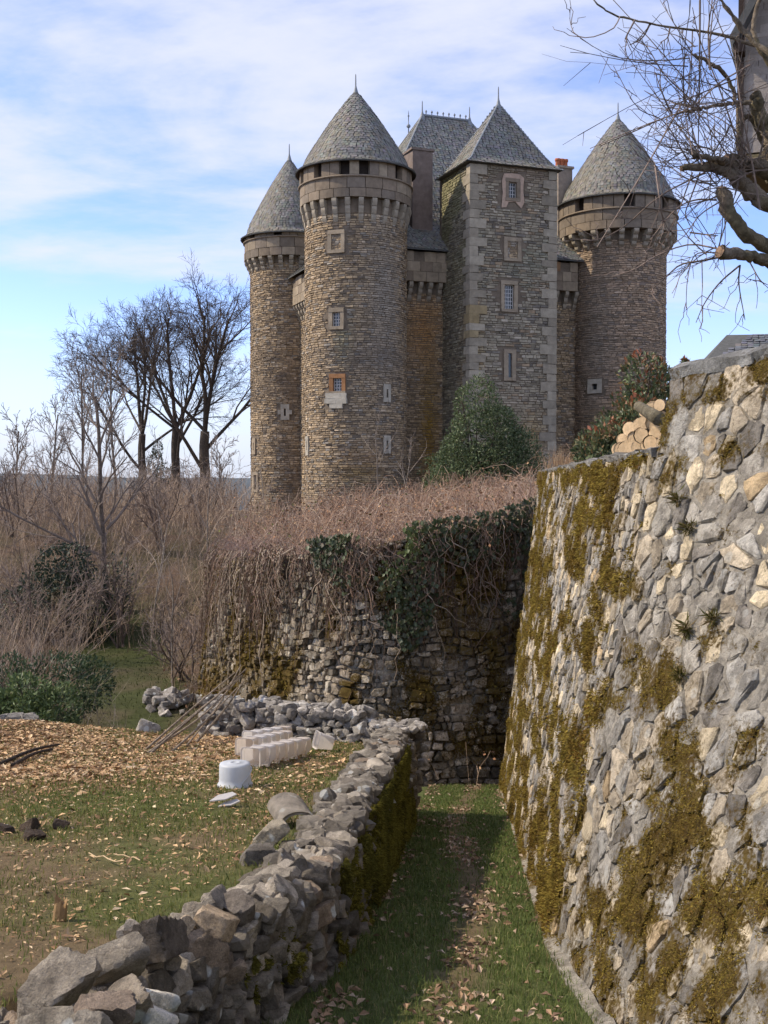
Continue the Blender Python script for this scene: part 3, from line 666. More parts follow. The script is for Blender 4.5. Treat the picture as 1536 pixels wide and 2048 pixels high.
def skin(mapf, u0, u1, v0, v1, holes, step=.13):
    """mortar face of a wall with real openings where the windows are"""
    nu, nv = int((u1 - u0) / step) + 1, int((v1 - v0) / step) + 1; uu, vv = np.meshgrid(np.linspace(u0, u1, nu), np.linspace(v0, v1, nv)); i, j = np.meshgrid(np.arange(nv - 1), np.arange(nu - 1), indexing='ij')
    cu, cv = (uu[:-1, :-1] + uu[1:, 1:]) / 2, (vv[:-1, :-1] + vv[1:, 1:]) / 2; k = np.ones(cu.shape, bool)
    for a, b, c, d in holes: k &= ~((cu > a) & (cu < b) & (cv > c) & (cv < d))
    q = np.stack([i * nu + j, i * nu + j + 1, (i + 1) * nu + j + 1, (i + 1) * nu + j], -1)[k]
    return Geo().add(mapf(uu, vv, np.zeros_like(uu)), quads=q)
def blend(c, f, t): f = np.clip(f, 0, 1)[:, None]; return c * (1 - f) + A(t) * f
def spot(u, v, cu, cv, ru, rv): return np.exp(-(((u - cu) / ru) ** 2 + ((v - cv) / rv) ** 2))
def cyl(R, batter=0.0, z0=-2.0):
    """cylinder map; u is arc length from the direction that faces the camera, positive to the right in the picture"""
    def f(u, v, d):
        r = R + d + batter * np.clip(1.2 - (v - z0), 0, None); th = -math.pi / 2 + np.asarray(u) / R
        return np.stack([r * np.cos(th), r * np.sin(th), v + 0 * r], -1)
    return f
def cyl_frame(R, th, z):
    """tangent frame on a cylinder at the angle th right of the camera-facing direction"""
    a = -math.pi / 2 + th; N = A([math.cos(a), math.sin(a), 0]); T = A([-math.sin(a), math.cos(a), 0]); return N * R + A([0, 0, z]), T, N
def part(g, name, m, parent, smooth=False, kind=None): return g.build(name, m, parent, smooth, kind)
def window(par, O, T, N, w, h, col=ASH3, fr=.24, nx=3, ny=4, out=.085, blind=False, lint=None, lattice=True, deep=.22):
    """opening w x h centred on O: lintel, sill, jambs, pane and white glazing bars"""
    for nm, lo, hi in (('lintel', (-w / 2 - fr, -deep, h / 2), (w / 2 + fr, out, h / 2 + fr * 1.05)), ('window_sill', (-w / 2 - fr, -deep, -h / 2 - fr * .8), (w / 2 + fr, out + .03, -h / 2)),
                       ('jamb', (-w / 2 - fr, -deep, -h / 2), (-w / 2, out - .004, h / 2)), ('jamb', (w / 2, -deep, -h / 2), (w / 2 + fr, out - .004, h / 2))):
        part(box(Geo(), lo, hi, A(lint if lint and nm != 'window_sill' else col) * rng.uniform(.88, 1.12), O, T, N, .008), nm, M_ASH, par)
    if blind:
        f = lambda u, v, d: A(O) + np.asarray(u)[..., None] * A(T) + np.asarray(v)[..., None] * A([0, 0, 1]) + (np.asarray(d)[..., None] * .4 + .0) * A(N)
        part(rubble(f, -w / 2, w / 2, -h / 2, h / 2, lambda u, v, n: pick(rng, [TAN, BRN, GRS], [1, 1, 1], n), rng, hr=(.10, .16), wr=(.18, .4)), 'infill_stones', M_RUB, par, kind='stuff'); return
    part(box(Geo(), (-w / 2, -deep + .01, -h / 2), (w / 2, -deep + .05, h / 2), O=O, T=T, N=N), 'window_pane', M_PANE, par)
    if lattice:
        g = Geo()
        for k in range(nx + 1): x = -w / 2 + .02 + k * (w - .04) / nx; box(g, (x - .024, -deep + .052, -h / 2), (x + .024, -deep + .085, h / 2), O=O, T=T, N=N)
        for k in range(ny + 1): z = -h / 2 + .02 + k * (h - .04) / ny; box(g, (-w / 2, -deep + .051, z - .022), (w / 2, -deep + .081, z + .022), O=O, T=T, N=N)
        part(g, 'window_lattice', M_WHITE, par)
def slit(par, O, T, N, w, h, col=LIME, kind=0):
    """pale stone surround with an arrow slit"""
    o = .12
    L = [(-w / 2, -h / 2, -.07, h / 2), (.07, -h / 2, w / 2, h / 2), (-.07, h * .22, .07, h / 2), (-.07, -h / 2, .07, -h * .25)]
    if kind: L += [(-w * .85, -h * .15, -w / 2 - .01, h * .12), (w / 2 + .01, -h * .15, w * .85, h * .12)]
    for a, b, c, d in L: part(box(Geo(), (a, 0, b), (c, o, d), A(col) * rng.uniform(.85, 1.1), O, T, N, .008), 'surround_block', M_ASH, par)
    part(box(Geo(), (-.07, -.02, -h * .25), (.07, .012, h * .22), (.02, .018, .015), O, T, N), 'arrow_slit', M_DARK, par)  # near-black slab paints the shade inside the slit, no real hole
def corbel_mesh(n=3, w=.30, h=1.25, outw=.52):
    """stepped, rounded corbel; local x outwards, z up, origin at its foot on the wall"""
    g = Geo()
    for k in range(n):
        z0, z1 = h * k / n, h * (k + 1) / n - .02; o0, o1 = outw * (k + .25) / n, outw * (k + 1) / n
        pr = [(-.1, z0), (o0, z0), (o1 - .03, z0 + (z1 - z0) * .35), (o1, z0 + (z1 - z0) * .6), (o1, z1), (-.1, z1)]
        v = [(x, s * w / 2, z) for s in (-1, 1) for x, z in pr]; m = len(pr)
        g.add(v, quads=[[i, (i + 1) % m, m + (i + 1) % m, m + i] for i in range(m)] + [[3, 2, 1, 0], [5, 4, 3, 0], [m, m + 1, m + 2, m + 3], [m, m + 3, m + 4, m + 5]], col=A([.33, .285, .22]) * rng.uniform(.85, 1.1))
    return g.mesh('corbel', M_ASH)
def slates(mapf, rows, lenf, rng, step=.19, tw=.22, tone=(.195, .188, .17), lich=None):
    """stone slates: rows of small lapped plates; mapf(s, t, lift): s across in metres, t up the slope in metres"""
    g = Geo(); t = 0; r = 0; V = []; C = []
    while t < rows:
        s0, s1 = lenf(t)
        if s1 - s0 > .15:
            n = max(int((s1 - s0) / tw), 1); w = (s1 - s0) / n; x = s0 + (np.arange(n) + (.5 if r % 2 else 0)) * w; x = x + rng.normal(0, w * .12, n)
            xa, xb = np.clip(x + .012, s0, s1), np.clip(x + w - .012, s0, s1); k = xb - xa > .05; xa, xb = xa[k], xb[k]; m = len(xa)
            lo = t - rng.uniform(.0, .05, m); lift = rng.uniform(.025, .055, m); ti = min(t + step * 1.35, rows)
            S = np.stack([xa, (xa + xb) / 2, xb, xb, xa], 1); Tt = np.stack([lo + .05, lo, lo + .05, np.full(m, ti), np.full(m, ti)], 1)
            H = np.stack([lift, lift, lift, np.full(m, .012), np.full(m, .012)], 1)
            P = mapf(S, Tt, H); V.append(P)
            c = A(tone) * rng.uniform(.8, 1.22, (m, 1)) * (1 + rng.normal(0, .04, (m, 3)))
            ly = (fbm(P[:, 1], .55, 71) > .50) & (rng.uniform(0, 1, m) < .45); c[ly] = c[ly] * .65 + A([.25, .205, .12]) * .35
            C.append(c)
        t += step; r += 1
    V = np.concatenate(V); C = np.concatenate(C); n = len(V); b = np.arange(n)[:, None] * 5
    return g.add(V.reshape(-1, 3), tris=np.concatenate([b + [0, 1, 2]], 1), quads=(b + [0, 2, 3, 4]), col=np.repeat(C, 5, axis=0))
def finial(par, x, y, z, h, r=.30, spike=.5, name='finial', rod=False):
    g = Geo(); pr = [(r, -h), (r * .72, -h * .75), (r * .42, -h * .4), (r * .18, -h * .1), (.05, 0)]
    if rod: pr += [(.045, spike * .3), (.16, spike * .35), (.16, spike * .42), (.04, spike * .47), (.035, spike * .75), (.09, spike * .78), (.03, spike * .84)]
    pr += [(.035, spike * .86), (.012, spike)]
    lathe(g, [(a, b + z) for a, b in pr], 14); o = part(g, name, M_LEAD, par, True); o.location = (x, y, 0); return o

def round_tower(cxy, Rb, z0, zc0, zc1, zs, ze, Rp, Re, za, colf, holes, ncorb=26, gaps=(), facing=0.0, bs=1.0, deep=()):
    """round tower: core, rubble, corbels, parapet blocks, openings under the eaves, slate cone with lead cap"""
    par = link('round_tower', None, castle, None, (cxy[0] - 4.5, cxy[1] - 80, 2.0))
    lathe(g := Geo(), [(Rb - .25, z0 - 1.5), (Rb - .25, zc1)], 64); part(g, 'wall_core', M_DARK, par, True)
    span = Rb * 2.0
    part(skin(cyl(Rb, .10, z0), -Rb * math.pi, Rb * math.pi, z0 - 1.5, zc1, deep), 'mortar', M_CORE, par, True)
    g = rubble(cyl(Rb, .10, z0), -span + facing * Rb, span + facing * Rb, z0 - .6, zc0 + .5, colf, rng, holes=holes); part(g, 'rubble_stones', M_RUB, par, kind='stuff')
    cm = corbel_mesh(3, .30 * bs, zc1 - zc0, Rp - Rb)
    for k in range(ncorb):
        th = -math.pi / 2 + (k + .5) * 2 * math.pi / ncorb
        if math.sin(th - facing) > .45: continue
        link('corbel', cm, par, loc=(Rb * math.cos(th), Rb * math.sin(th), zc0), rotz=th)
    # parapet: an inner drum coloured dark for the shade in the openings, two courses of ashlar, a moulded string, then piers between the openings
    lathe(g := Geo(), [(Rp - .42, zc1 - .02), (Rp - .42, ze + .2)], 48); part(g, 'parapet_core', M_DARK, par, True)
    lathe(g := Geo(), [(Rb - .1, zc1 + .001), (Rp - .02, zc1 + .001)], 48, col=ASH2); part(g, 'parapet_floor', M_ASH, par)
    def course(za_, zb_, n, off, skip=(), r0=Rp - .45, name='parapet_block'):
        for k in range(n):
            a0, a1 = (k + off) / n * 2 * math.pi, (k + 1 + off) / n * 2 * math.pi; am = (a0 + a1) / 2
            if math.sin(am) > .55: continue
            s = [(math.degrees(am) + 90 + 180) % 360 - 180]
            if any(abs(s[0] - q) < 180 / n for q in skip): continue
            q_ = .006; aa = np.linspace(a0 + q_, a1 - q_, 5); o = rng.normal(0, .008)
            ring = lambda r, z: np.stack([r * np.cos(aa), r * np.sin(aa), np.full(5, z)], -1)
            v = np.vstack([ring(r0, za_), ring(Rp + o, za_ + .012), ring(Rp + o, zb_ - .012), ring(r0, zb_)]); i = np.arange(4)
            qs = np.vstack([np.stack([r * 5 + i, r * 5 + i + 1, (r + 1) * 5 + i + 1, (r + 1) * 5 + i], -1) for r in range(3)])
            qs = np.vstack([qs, [[0, 5, 10, 15], [19, 14, 9, 4]]])
            c = A([ASH1, ASH2, ASH3][rng.choice(3, p=[.5, .38, .12])]) * rng.uniform(.85, 1.15)
            part(Geo().add(v, quads=qs, col=c), name, M_ASH, par)
    hb = (zs - zc1); course(zc1 + .004, zc1 + hb * .45, 22, .2); course(zc1 + hb * .45, zs, 20, .6)
    lathe(g := Geo(), [(Rp - .3, zs - .02), (Rp + .10, zs), (Rp + .12, zs + .06), (Rp + .04, zs + .12), (Rp - .3, zs + .125)], 72, col=ASH1); part(g, 'string_course', M_ASH, par, True)
    course(zs + .13, ze + .12, 36, .5, skip=gaps, r0=Rp - .4)
    # roof
    sl = za - ze; prof = [(Re, ze), (Re - .42, ze + .30), (Rp * .86, ze + sl * .20), (Rp * .42, ze + sl * .64), (.02, za)]
    pc = catmull(A([(a, b, 0) for a, b in prof]), 40); d = np.concatenate([[0], np.cumsum(np.linalg.norm(np.diff(pc, axis=0), axis=1))])
    lathe(g := Geo(), [(a, b) for a, b, _ in pc], 64); part(g, 'conical_roof', M_RBASE, par, True)
    lathe(g := Geo(), [(Re - .02, ze - .07), (Re + .02, ze - .03), (Re, ze + .03)], 64); part(g, 'eaves_edge', M_RBASE, par)
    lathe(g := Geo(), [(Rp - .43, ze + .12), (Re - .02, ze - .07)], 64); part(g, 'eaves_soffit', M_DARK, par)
    def cm_(s, t, l):
        r = np.interp(t, d, pc[:, 0]); z = np.interp(t, d, pc[:, 1]); th = -math.pi / 2 + facing + s / np.maximum(np.interp(t, d, pc[:, 0]), .05)
        return np.stack([(r + l * .8) * np.cos(th), (r + l * .8) * np.sin(th), z + l * .6], -1)
    def cm2(S, T, H): return cm_(S, np.maximum(T, 0), H)
    def row_map(S, T, H):
        # keep the width of a plate constant along its length
        t0 = T[:, 1:2] * 0 + np.maximum(T[:, 1:2], 0); r0 = np.interp(t0, d, pc[:, 0]); r1 = np.interp(np.maximum(T, 0), d, pc[:, 0])
        th = -math.pi / 2 + facing + S / np.maximum(r0, .05); z = np.interp(np.maximum(T, 0), d, pc[:, 1])
        return np.stack([(r1 + H * .8) * np.cos(th), (r1 + H * .8) * np.sin(th), z + H * .6], -1)
    part(slates(row_map, d[-1] - .5, lambda t: (-2.1 * np.interp(t, d, pc[:, 0]), 2.1 * np.interp(t, d, pc[:, 0])), rng), 'roof_slates', M_ROOF, par, kind='stuff')
    finial(par, 0, 0, za + .25, 1.15, .42, .75)
    return par
PAL0, PW0 = (TAN, BRN, DRK, LGT, GRS), (3.6, 2.8, .7, 1.3, .8)
ORG, OCH, BLK = (.40, .22, .085), (.36, .24, .07), (.14, .125, .115)
def col_front(u, v, n):
    c = pick(rng, PAL0, PW0, n); q = np.stack([u, v, 0 * u], -1); w = fbm(q, .45, 301)
    c = blend(c, spot(u, v, 1.9, 10.5, 1.2, 5) * .75 * (.6 + w), GRS)                      # greyer to the right
    c = blend(c, spot(u, v, .6, 7.6, 3.0, .9) * .55 * (w + .4), BLK)
    c = blend(c, spot(u, v, .3, 2.3, 1.2, 1.6) * .75 * sstep(.35, .6, w), ORG); c = blend(c, spot(u, v, .4, .2, 1.6, .8) * .5 * sstep(.4, .6, w), OCH)
    c = blend(c, spot(u, v, -.7, 8.8, .5, 1.6) * .4, (.20, .215, .13)); c = blend(c, sstep(1, -1.5, v) * .45 * w, DRK)
    return c
def col_left(u, v, n):
    c = pick(rng, PAL0, PW0, n); q = np.stack([u, v, 0 * u], -1); w = fbm(q, .45, 311)
    return blend(c, sstep(.5, .65, w) * .4, DRK)
def col_right(u, v, n):
    c = pick(rng, ((.385, .275, .185), (.315, .23, .155), (.215, .17, .135), (.40, .30, .215)), (3, 3, 1.2, 1), n); q = np.stack([u, v, 0 * u], -1); w = fbm(q, .4, 321)
    c = blend(c, spot(u, v, -2.2, 9, 1.5, 6) * .6, GRS); c = blend(c, spot(u, v, .2, 5.0, 1.2, 1.4) * .6 * sstep(.35, .6, w), ORG)
    return blend(c, spot(u, v, -1.2, 3.2, 1.4, 1.2) * .5, OCH)
# front tower: angles right of the direction that faces the camera, heights from the photo
def ang(u, uc, r): return math.asin(max(-1, min(1, (u - uc) / r)))
aF = lambda u: ang(u, 712, 100); zF = lambda v: (960 - v) / 2300 * 70.0
RF = 3.17
w_f = [(677, 487, .62, .95), (677, 640, .52, .86), (679, 770, .56, .80)]
hF = [(aF(u) * RF - w / 2 - .30, aF(u) * RF + w / 2 + .30, zF(v) - h / 2 - .28, zF(v) + h / 2 + .30) for u, v, w, h in w_f]
sl_f = [(773, 786, .52, 1.10), (773, 889, .52, 1.10)]
hF += [(aF(u) * RF - w / 2, aF(u) * RF + w / 2, zF(v) - h / 2, zF(v) + h / 2) for u, v, w, h in sl_f]
hF += [(aF(677) * RF - .72, aF(677) * RF + .72, zF(818), zF(787))]
dp = lambda c, w, h: (c[0] - w / 2 - .12, c[0] + w / 2 + .12, c[1] - h / 2 - .12, c[1] + h / 2 + .12)
tF = round_tower(FC, RF, -2.0, 15.6, 17.0, 18.2, 19.15, 3.52, 3.80, 24.5, col_front, hF, gaps=(-41, -6, 14, 50, -70), deep=[dp((aF(u) * RF, zF(v)), w, h) for u, v, w, h in w_f[1:]])
for k, (u, v, w, h) in enumerate(w_f):
    O, T, N = cyl_frame(RF - .01, aF(u), zF(v)); window(tF, O, T, N, w, h, blind=k == 0, lint=(.33, .165, .075) if k == 2 else None)
for u, v, w, h in sl_f: O, T, N = cyl_frame(RF - .01, aF(u), zF(v)); slit(tF, O, T, N, w, h)
for (a, b, c, d) in ((-.68, .0, .68, .30), (-.74, -.33, -.02, -.02), (.0, -.33, .70, -.02), (-.40, -.62, .44, -.35)):
    O, T, N = cyl_frame(RF - .01, aF(677), zF(797)); part(box(Geo(), (a, -.05, b), (c, .14, d), A(LIME) * rng.uniform(.9, 1.1), O, T, N, .012), 'pale_block', M_ASH, tF)
O, T, N = cyl_frame(RF - .01, -math.radians(68), zF(890)); slit(tF, O, T, N, .5, 1.2)
# left tower
zL = lambda v: (960 - v) / 2300 * 84.6; RL = 2.92; aL = lambda u: ang(u, 580, 77)
hL = [(aL(577) * RL - .55, aL(577) * RL + .55, zL(840), zL(810)), (aL(514) * RL - .35, aL(514) * RL + .35, zL(985), zL(945)), (aL(514) * RL - .3, aL(514) * RL + .3, zL(912), zL(872))]
tL = round_tower(LC, RL, -2.1, 15.4, 16.35, 17.65, 18.0, 3.38, 3.66, 24.3, col_left, hL, gaps=(-6, 34, -50), deep=[dp((aL(516) * RL, zL(965)), .45, 1.1)])
O, T, N = cyl_frame(RL - .01, aL(577), zL(825)); slit(tL, O, T, N, .62, 1.15, kind=1)
O, T, N = cyl_frame(RL - .01, aL(514), zL(892)); slit(tL, O, T, N, .5, 1.2, col=ASH3)
O, T, N = cyl_frame(RL - .01, aL(516), zL(965)); window(tL, O, T, N, .45, 1.1, nx=2, ny=5)
# right tower
zR = lambda v: (960 - v) / 2300 * 76.5; RR = 3.26; aR = lambda u: ang(u, 1232, 94)
hR = [(aR(1175) * RR - .6, aR(1175) * RR + .6, zR(790), zR(757))]
tR = round_tower(RC, RR, -1.8, 15.4, 16.5, 17.75, 18.7, 4.0, 4.25, 24.9, col_right, hR, gaps=(1, 40, -52), ncorb=26, bs=1.1, deep=[dp((aR(1175) * RR, zR(773)), .38, .40)])
O, T, N = cyl_frame(RR - .01, aR(1175), zR(773)); window(tR, O, T, N, .38, .40, LIME, fr=.3, nx=1, ny=1, lattice=False)

# square stair tower
SQ = A([5.32, 71.09]); SW, SD = 5.83, 4.28; SZ0, SZ1 = -2.2, 19.45
tS = link('stair_tower', None, castle, None, (SQ[0] - 4.5, SQ[1] - 80, 2.0))
box(g := Geo(), (0, .26, SZ0 - 1), (SW, SD + .5, SZ1), O=(0, 0, 0), T=E3, N=B3); part(g, 'wall_core', M_CORE, tS)
fmap = lambda u, v, d: np.asarray(u)[..., None] * E3 - np.asarray(d)[..., None] * B3 + np.asarray(v)[..., None] * A([0, 0, 1])
smap = lambda u, v, d: np.asarray(u)[..., None] * B3 - np.asarray(d)[..., None] * E3 + np.asarray(v)[..., None] * A([0, 0, 1])
rmap = lambda u, v, d: SW * E3 + np.asarray(u)[..., None] * B3 + np.asarray(d)[..., None] * E3 + np.asarray(v)[..., None] * A([0, 0, 1])
def sx(u): x = (u - U0) / FPX; return (x * SQ[1] - SQ[0]) / (EX[0] - x * EX[1])             # photo column to metres along the front
def sz(u, v): return (960 - v) / 2300 * (SQ[1] + EX[1] * sx(u))
wins = [(1023, 385, .56, .98, 3, 4, False), (1023, 503, .72, 1.05, 3, 4, True), (1017, 596, .66, 1.50, 4, 6, False), (1018, 732, .28, 1.5, 1, 1, False)]
hS = [(sx(u) - w / 2 - .28, sx(u) + w / 2 + .28, sz(u, v) - h / 2 - .28, sz(u, v) + h / 2 + .28) for u, v, w, h, *_ in wins]
hS0 = (sx(1023) - .75, sx(1023) + .78, sz(1023, 385) - 1.15, sz(1023, 385) + 1.0)
def col_sq(u, v, n):
    c = pick(rng, ((.31, .27, .20), (.25, .218, .163), (.17, .15, .125), (.365, .315, .245), (.30, .225, .15)), (3, 3, 1.2, 1.4, .9), n); q = np.stack([u, v, 0 * u], -1); w = fbm(q, .5, 331)
    c = blend(c, sstep(17, 19.4, v) * sstep(.35, .6, w) * .6, (.23, .13, .08)); c = blend(c, sstep(8, 15, v) * sstep(.45, .62, w) * .45, (.17, .18, .13))
    c = blend(c, sstep(8, 2, v) * .35, TAN); return blend(c, spot(u, v, .4, 7.5, .5, 3) * .4 + spot(u, v, 4.3, 2.8, .8, 1.2) * .45, OCH)
def col_sq_side(u, v, n):
    c = pick(rng, ((.24, .215, .155), (.20, .175, .125), (.145, .13, .10), (.30, .26, .175)), (3, 3, 1.2, 1), n); q = np.stack([u, v, 0 * u], -1); w = fbm(q, .5, 341)
    c = blend(c, sstep(10, 17, v) * sstep(.4, .6, w) * .6, (.20, .19, .085)); return blend(c, spot(u, v, .3, 4, 1.2, 5) * .6 * sstep(.35, .55, w), (.30, .155, .04))
part(skin(fmap, 0, SW, SZ0 - 1, SZ1, [dp((sx(u), sz(u, v)), w, h) for u, v, w, h, a_, b_, bl in wins if not bl and w > .3]), 'mortar', M_CORE, tS)
for e_ in (0, SW): part(Geo().add([e_ * E3 + a_ * B3 + z_ * A([0, 0, 1]) for a_, z_ in ((0, SZ0 - 1), (.27, SZ0 - 1), (.27, SZ1), (0, SZ1))], quads=[[0, 1, 2, 3]]), 'mortar', M_CORE, tS)
part(rubble(fmap, .25, SW - .25, SZ0, SZ1 - .02, col_sq, rng, holes=hS + [hS0], hr=(.11, .21), wr=(.2, .65)), 'rubble_stones', M_RUB, tS, kind='stuff')
part(rubble(smap, .2, SD + .1, SZ0, SZ1 - .02, col_sq_side, rng, hr=(.11, .20), wr=(.2, .6)), 'rubble_stones', M_RUB, tS, kind='stuff')
part(rubble(rmap, .2, SD + .1, SZ0, SZ1 - .02, col_sq, rng), 'rubble_stones', M_RUB, tS, kind='stuff')
for u, v, w, h, nx_, ny_, bl in wins:
    O = fmap(sx(u), sz(u, v), .0)
    if w > .3: window(tS, O, E3, -B3, w, h, ASH1 if v < 400 else ASH3, nx=nx_, ny=ny_, blind=bl)
    else:
        for a, b in ((-.42, -.13), (.13, .42)): part(box(Geo(), (a, 0, -h / 2 - .2), (b, .12, h / 2 + .25), A(ASH3) * rng.uniform(.9, 1.1), O, E3, -B3, .008), 'jamb', M_ASH, tS)
        for c, d in ((h / 2, h / 2 + .25), (-h / 2 - .2, -h / 2)): part(box(Geo(), (-.126, 0, c), (.126, .118, d), A(ASH3), O, E3, -B3, .004), 'lintel', M_ASH, tS)
        part(box(Geo(), (-.126, -.02, -h / 2), (.126, .014, h / 2), (.12, .04, .03), O, E3, -B3), 'window_pane', M_PANE, tS)
O = fmap(sx(1023), sz(1023, 385), 0.0); g = Geo()    # old pinkish plaster round the top window
vv = [(-.78, -1.15), (-.70, -.2), (-.76, .5), (-.62, .95), (-.1, 1.02), (.5, 1.0), (.78, .8), (.72, 0), (.80, -.7), (.6, -1.1), (.15, -.72), (-.3, -.78), (-.45, -1.1)]
n = len(vv); P = A([O + a * E3 + b * A([0, 0, 1]) - .06 * B3 for a, b in vv] + [O + max(-.5, min(.5, a * 1.2)) * E3 + max(-.70, min(.72, b)) * A([0, 0, 1]) - .08 * B3 for a, b in vv]); g.add(P, quads=[[k, (k + 1) % n, n + (k + 1) % n, n + k] for k in range(n)], col=(.44, .32, .24)); part(g, 'plaster_patch', M_ASH, tS)
for cu, cn, sides in ((0, 0, 1), (SW, 0, -1)):
    z = SZ0; k = 0
    while z < SZ1 - .1:
        h = min(rng.uniform(.42, .62), SZ1 - z); a, b = ((.95, .42) if k % 2 else (.48, .85)); a *= rng.uniform(.85, 1.15); b *= rng.uniform(.85, 1.15)
        lo = (-.115, -.115, z + .01) if sides > 0 else (SW - a, -.115, z + .01); hi = (a, b, z + h - .01) if sides > 0 else (SW + .115, b, z + h - .01)
        c = A([(.295, .252, .19), (.262, .225, .17), (.325, .282, .215)][rng.integers(3)]) * rng.uniform(.85, 1.15)
        if sides > 0 and 5 < z < 11 and rng.uniform() < .4: c = c * .55 + A([.30, .20, .05]) * .45
        part(box(Geo(), lo, hi, c, (0, 0, 0), E3, B3, .012), 'quoin', M_ASH, tS); z += h; k += 1
def hip_roof(par, O, T, N, w, d, z, za, over, ridge=0.0, flare=.35, tone=(.195, .188, .17), sides=(0, 1, 2, 3)):
    """four-sided roof on the rectangle w x d, with a bell-cast foot; slates on each side"""
    cx_, cy_ = w / 2, d / 2; lvl = [(over, z), (over - .45, z + flare), (-.12 * min(w, d), z + (za - z) * .22), (None, za)]
    def rect(o, zz):
        if o is None: hx, hy = ridge / 2, 0.0
        else: hx, hy = w / 2 + o, d / 2 + o
        return [A(O) + (cx_ + sx_ * hx) * A(T) + (cy_ + sy_ * hy) * A(N) + A([0, 0, zz]) for sx_, sy_ in ((-1, -1), (1, -1), (1, 1), (-1, 1))]
    R = [rect(o, zz) for o, zz in lvl]; g = Geo()
    for i in range(3):
        for s in range(4): g.add([R[i][s], R[i][(s + 1) % 4], R[i + 1][(s + 1) % 4], R[i + 1][s]], quads=[[0, 1, 2, 3]])
    g.add(R[0], quads=[[3, 2, 1, 0]]); part(g, 'hipped_roof', M_RBASE, par)
    for s in sides:
        l = A([R[i][s] for i in range(4)]); r = A([R[i][(s + 1) % 4] for i in range(4)]); m = (l + r) / 2
        dd = np.concatenate([[0], np.cumsum(np.linalg.norm(np.diff(m, axis=0), axis=1))])
        nrm = unit(np.cross(r[0] - l[0], m[3] - m[0])); t_ = unit(r[0] - l[0])
        def f(S, Tt, H):
            Tt = np.maximum(Tt, 0); mm = np.stack([np.interp(Tt, dd, m[:, k]) for k in range(3)], -1); return mm + S[..., None] * t_ + H[..., None] * nrm
        wid = np.linalg.norm(r - l, axis=1)
        part(slates(f, dd[-1] - .1, lambda t: (-np.interp(t, dd, wid) / 2, np.interp(t, dd, wid) / 2), rng, step=.20, tw=.23, tone=tone), 'roof_slates', M_ROOF, par, kind='stuff')
        for e in (l, r):
            g = Geo(); tubes(g, e[None] + nrm * .03, np.full((1, 4), .045), 6); part(g, 'hip_flashing', M_LEAD, par, True)
    return R
hip_roof(tS, (0, 0, 0), E3, B3, SW, SD, SZ1, 24.0, .38)
c_ = SW / 2 * E3 + (SD / 2) * B3; finial(tS, c_[0], c_[1], 24.35, 1.2, .40, .75)

# main block behind: curtain walls with their bracketed parapets, the great roof, chimneys
kp = link('main_block', None, castle, None, (FC[0] - 4.5, FC[1] - 80, 2.0))
KW, KD = 19.04, 15.3
box(g := Geo(), (0, 0, -3), (KW, KD, 14.7), T=E3, N=B3); part(g, 'wall_core', M_CORE, kp)
cfront = lambda u, v, d: np.asarray(u)[..., None] * E3 - np.asarray(d)[..., None] * B3 + np.asarray(v)[..., None] * A([0, 0, 1])
cside = lambda u, v, d: np.asarray(u)[..., None] * B3 - np.asarray(d)[..., None] * E3 + np.asarray(v)[..., None] * A([0, 0, 1])
def col_curt(u, v, n):
    c = pick(rng, PAL0, PW0, n); q = np.stack([u, v, 0 * u], -1); w = fbm(q, .5, 351)
    c = blend(c, spot(u, v, 4.8, 9.6, 1.5, 2.2) * .9 * sstep(.3, .5, w), ORG); c = blend(c, spot(u, v, 5.0, 3.0, .65, 4.2) * .95, (.27, .16, .03))
    return blend(c, spot(u, v, 13.3, 9, 1.2, 2.5) * .6 * sstep(.35, .6, w), OCH)
for a, b in ((2.4, 6.4), (11.2, 16.8)):
    part(rubble(cfront, a, b, -2.2, 12.0, col_curt, rng), 'rubble_stones', M_RUB, kp, kind='stuff')
part(rubble(cside, 2.2, KD - 2.0, -2.2, 12.0, col_left, rng), 'rubble_stones', M_RUB, kp, kind='stuff')
cmk = corbel_mesh(3, .26, 1.2, .55)
def bracket_parapet(T, N, u0, u1, skirt=True):
    """corbels, two courses of blocks, small slits; N points outwards"""
    th = math.atan2(N[1], N[0]); O0 = A([0, 0, 0.])
    n = int((u1 - u0) / .62)
    for k in range(n + 1):
        p = (u0 + (u1 - u0) * k / n) * A(T); link('corbel', cmk, kp, loc=(p[0], p[1], 11.5), rotz=th)
    box(g := Geo(), (u0, -.02, 12.69), (u1, .58, 14.55), ASH2, T=T, N=N); part(g, 'parapet_core', M_CORE, kp)
    for r, (a, b) in enumerate(((12.70, 13.32), (13.33, 13.95), (13.96, 14.6))):
        u = u0 - (.3 if r % 2 else 0)
        while u < u1 - .1:
            w = rng.uniform(.55, 1.0); c = A([ASH3, ASH1, (.30, .24, .17), (.29, .17, .09)][rng.choice(4, p=[.45, .25, .2, .1])]) * rng.uniform(.85, 1.15)
            if not (r == 2 and rng.uniform() < .25): part(box(Geo(), (max(u, u0) + .012, .3, a), (min(u + w, u1) - .012, .62 + rng.uniform(0, .02), b - .012), c, T=T, N=N, jit=.006), 'parapet_block', M_ASH, kp)
            u += w
bracket_parapet(E3, -B3, 2.9, 6.3); bracket_parapet(E3, -B3, 11.9, 15.6); bracket_parapet(B3, -E3, 3.3, KD - 3.0)
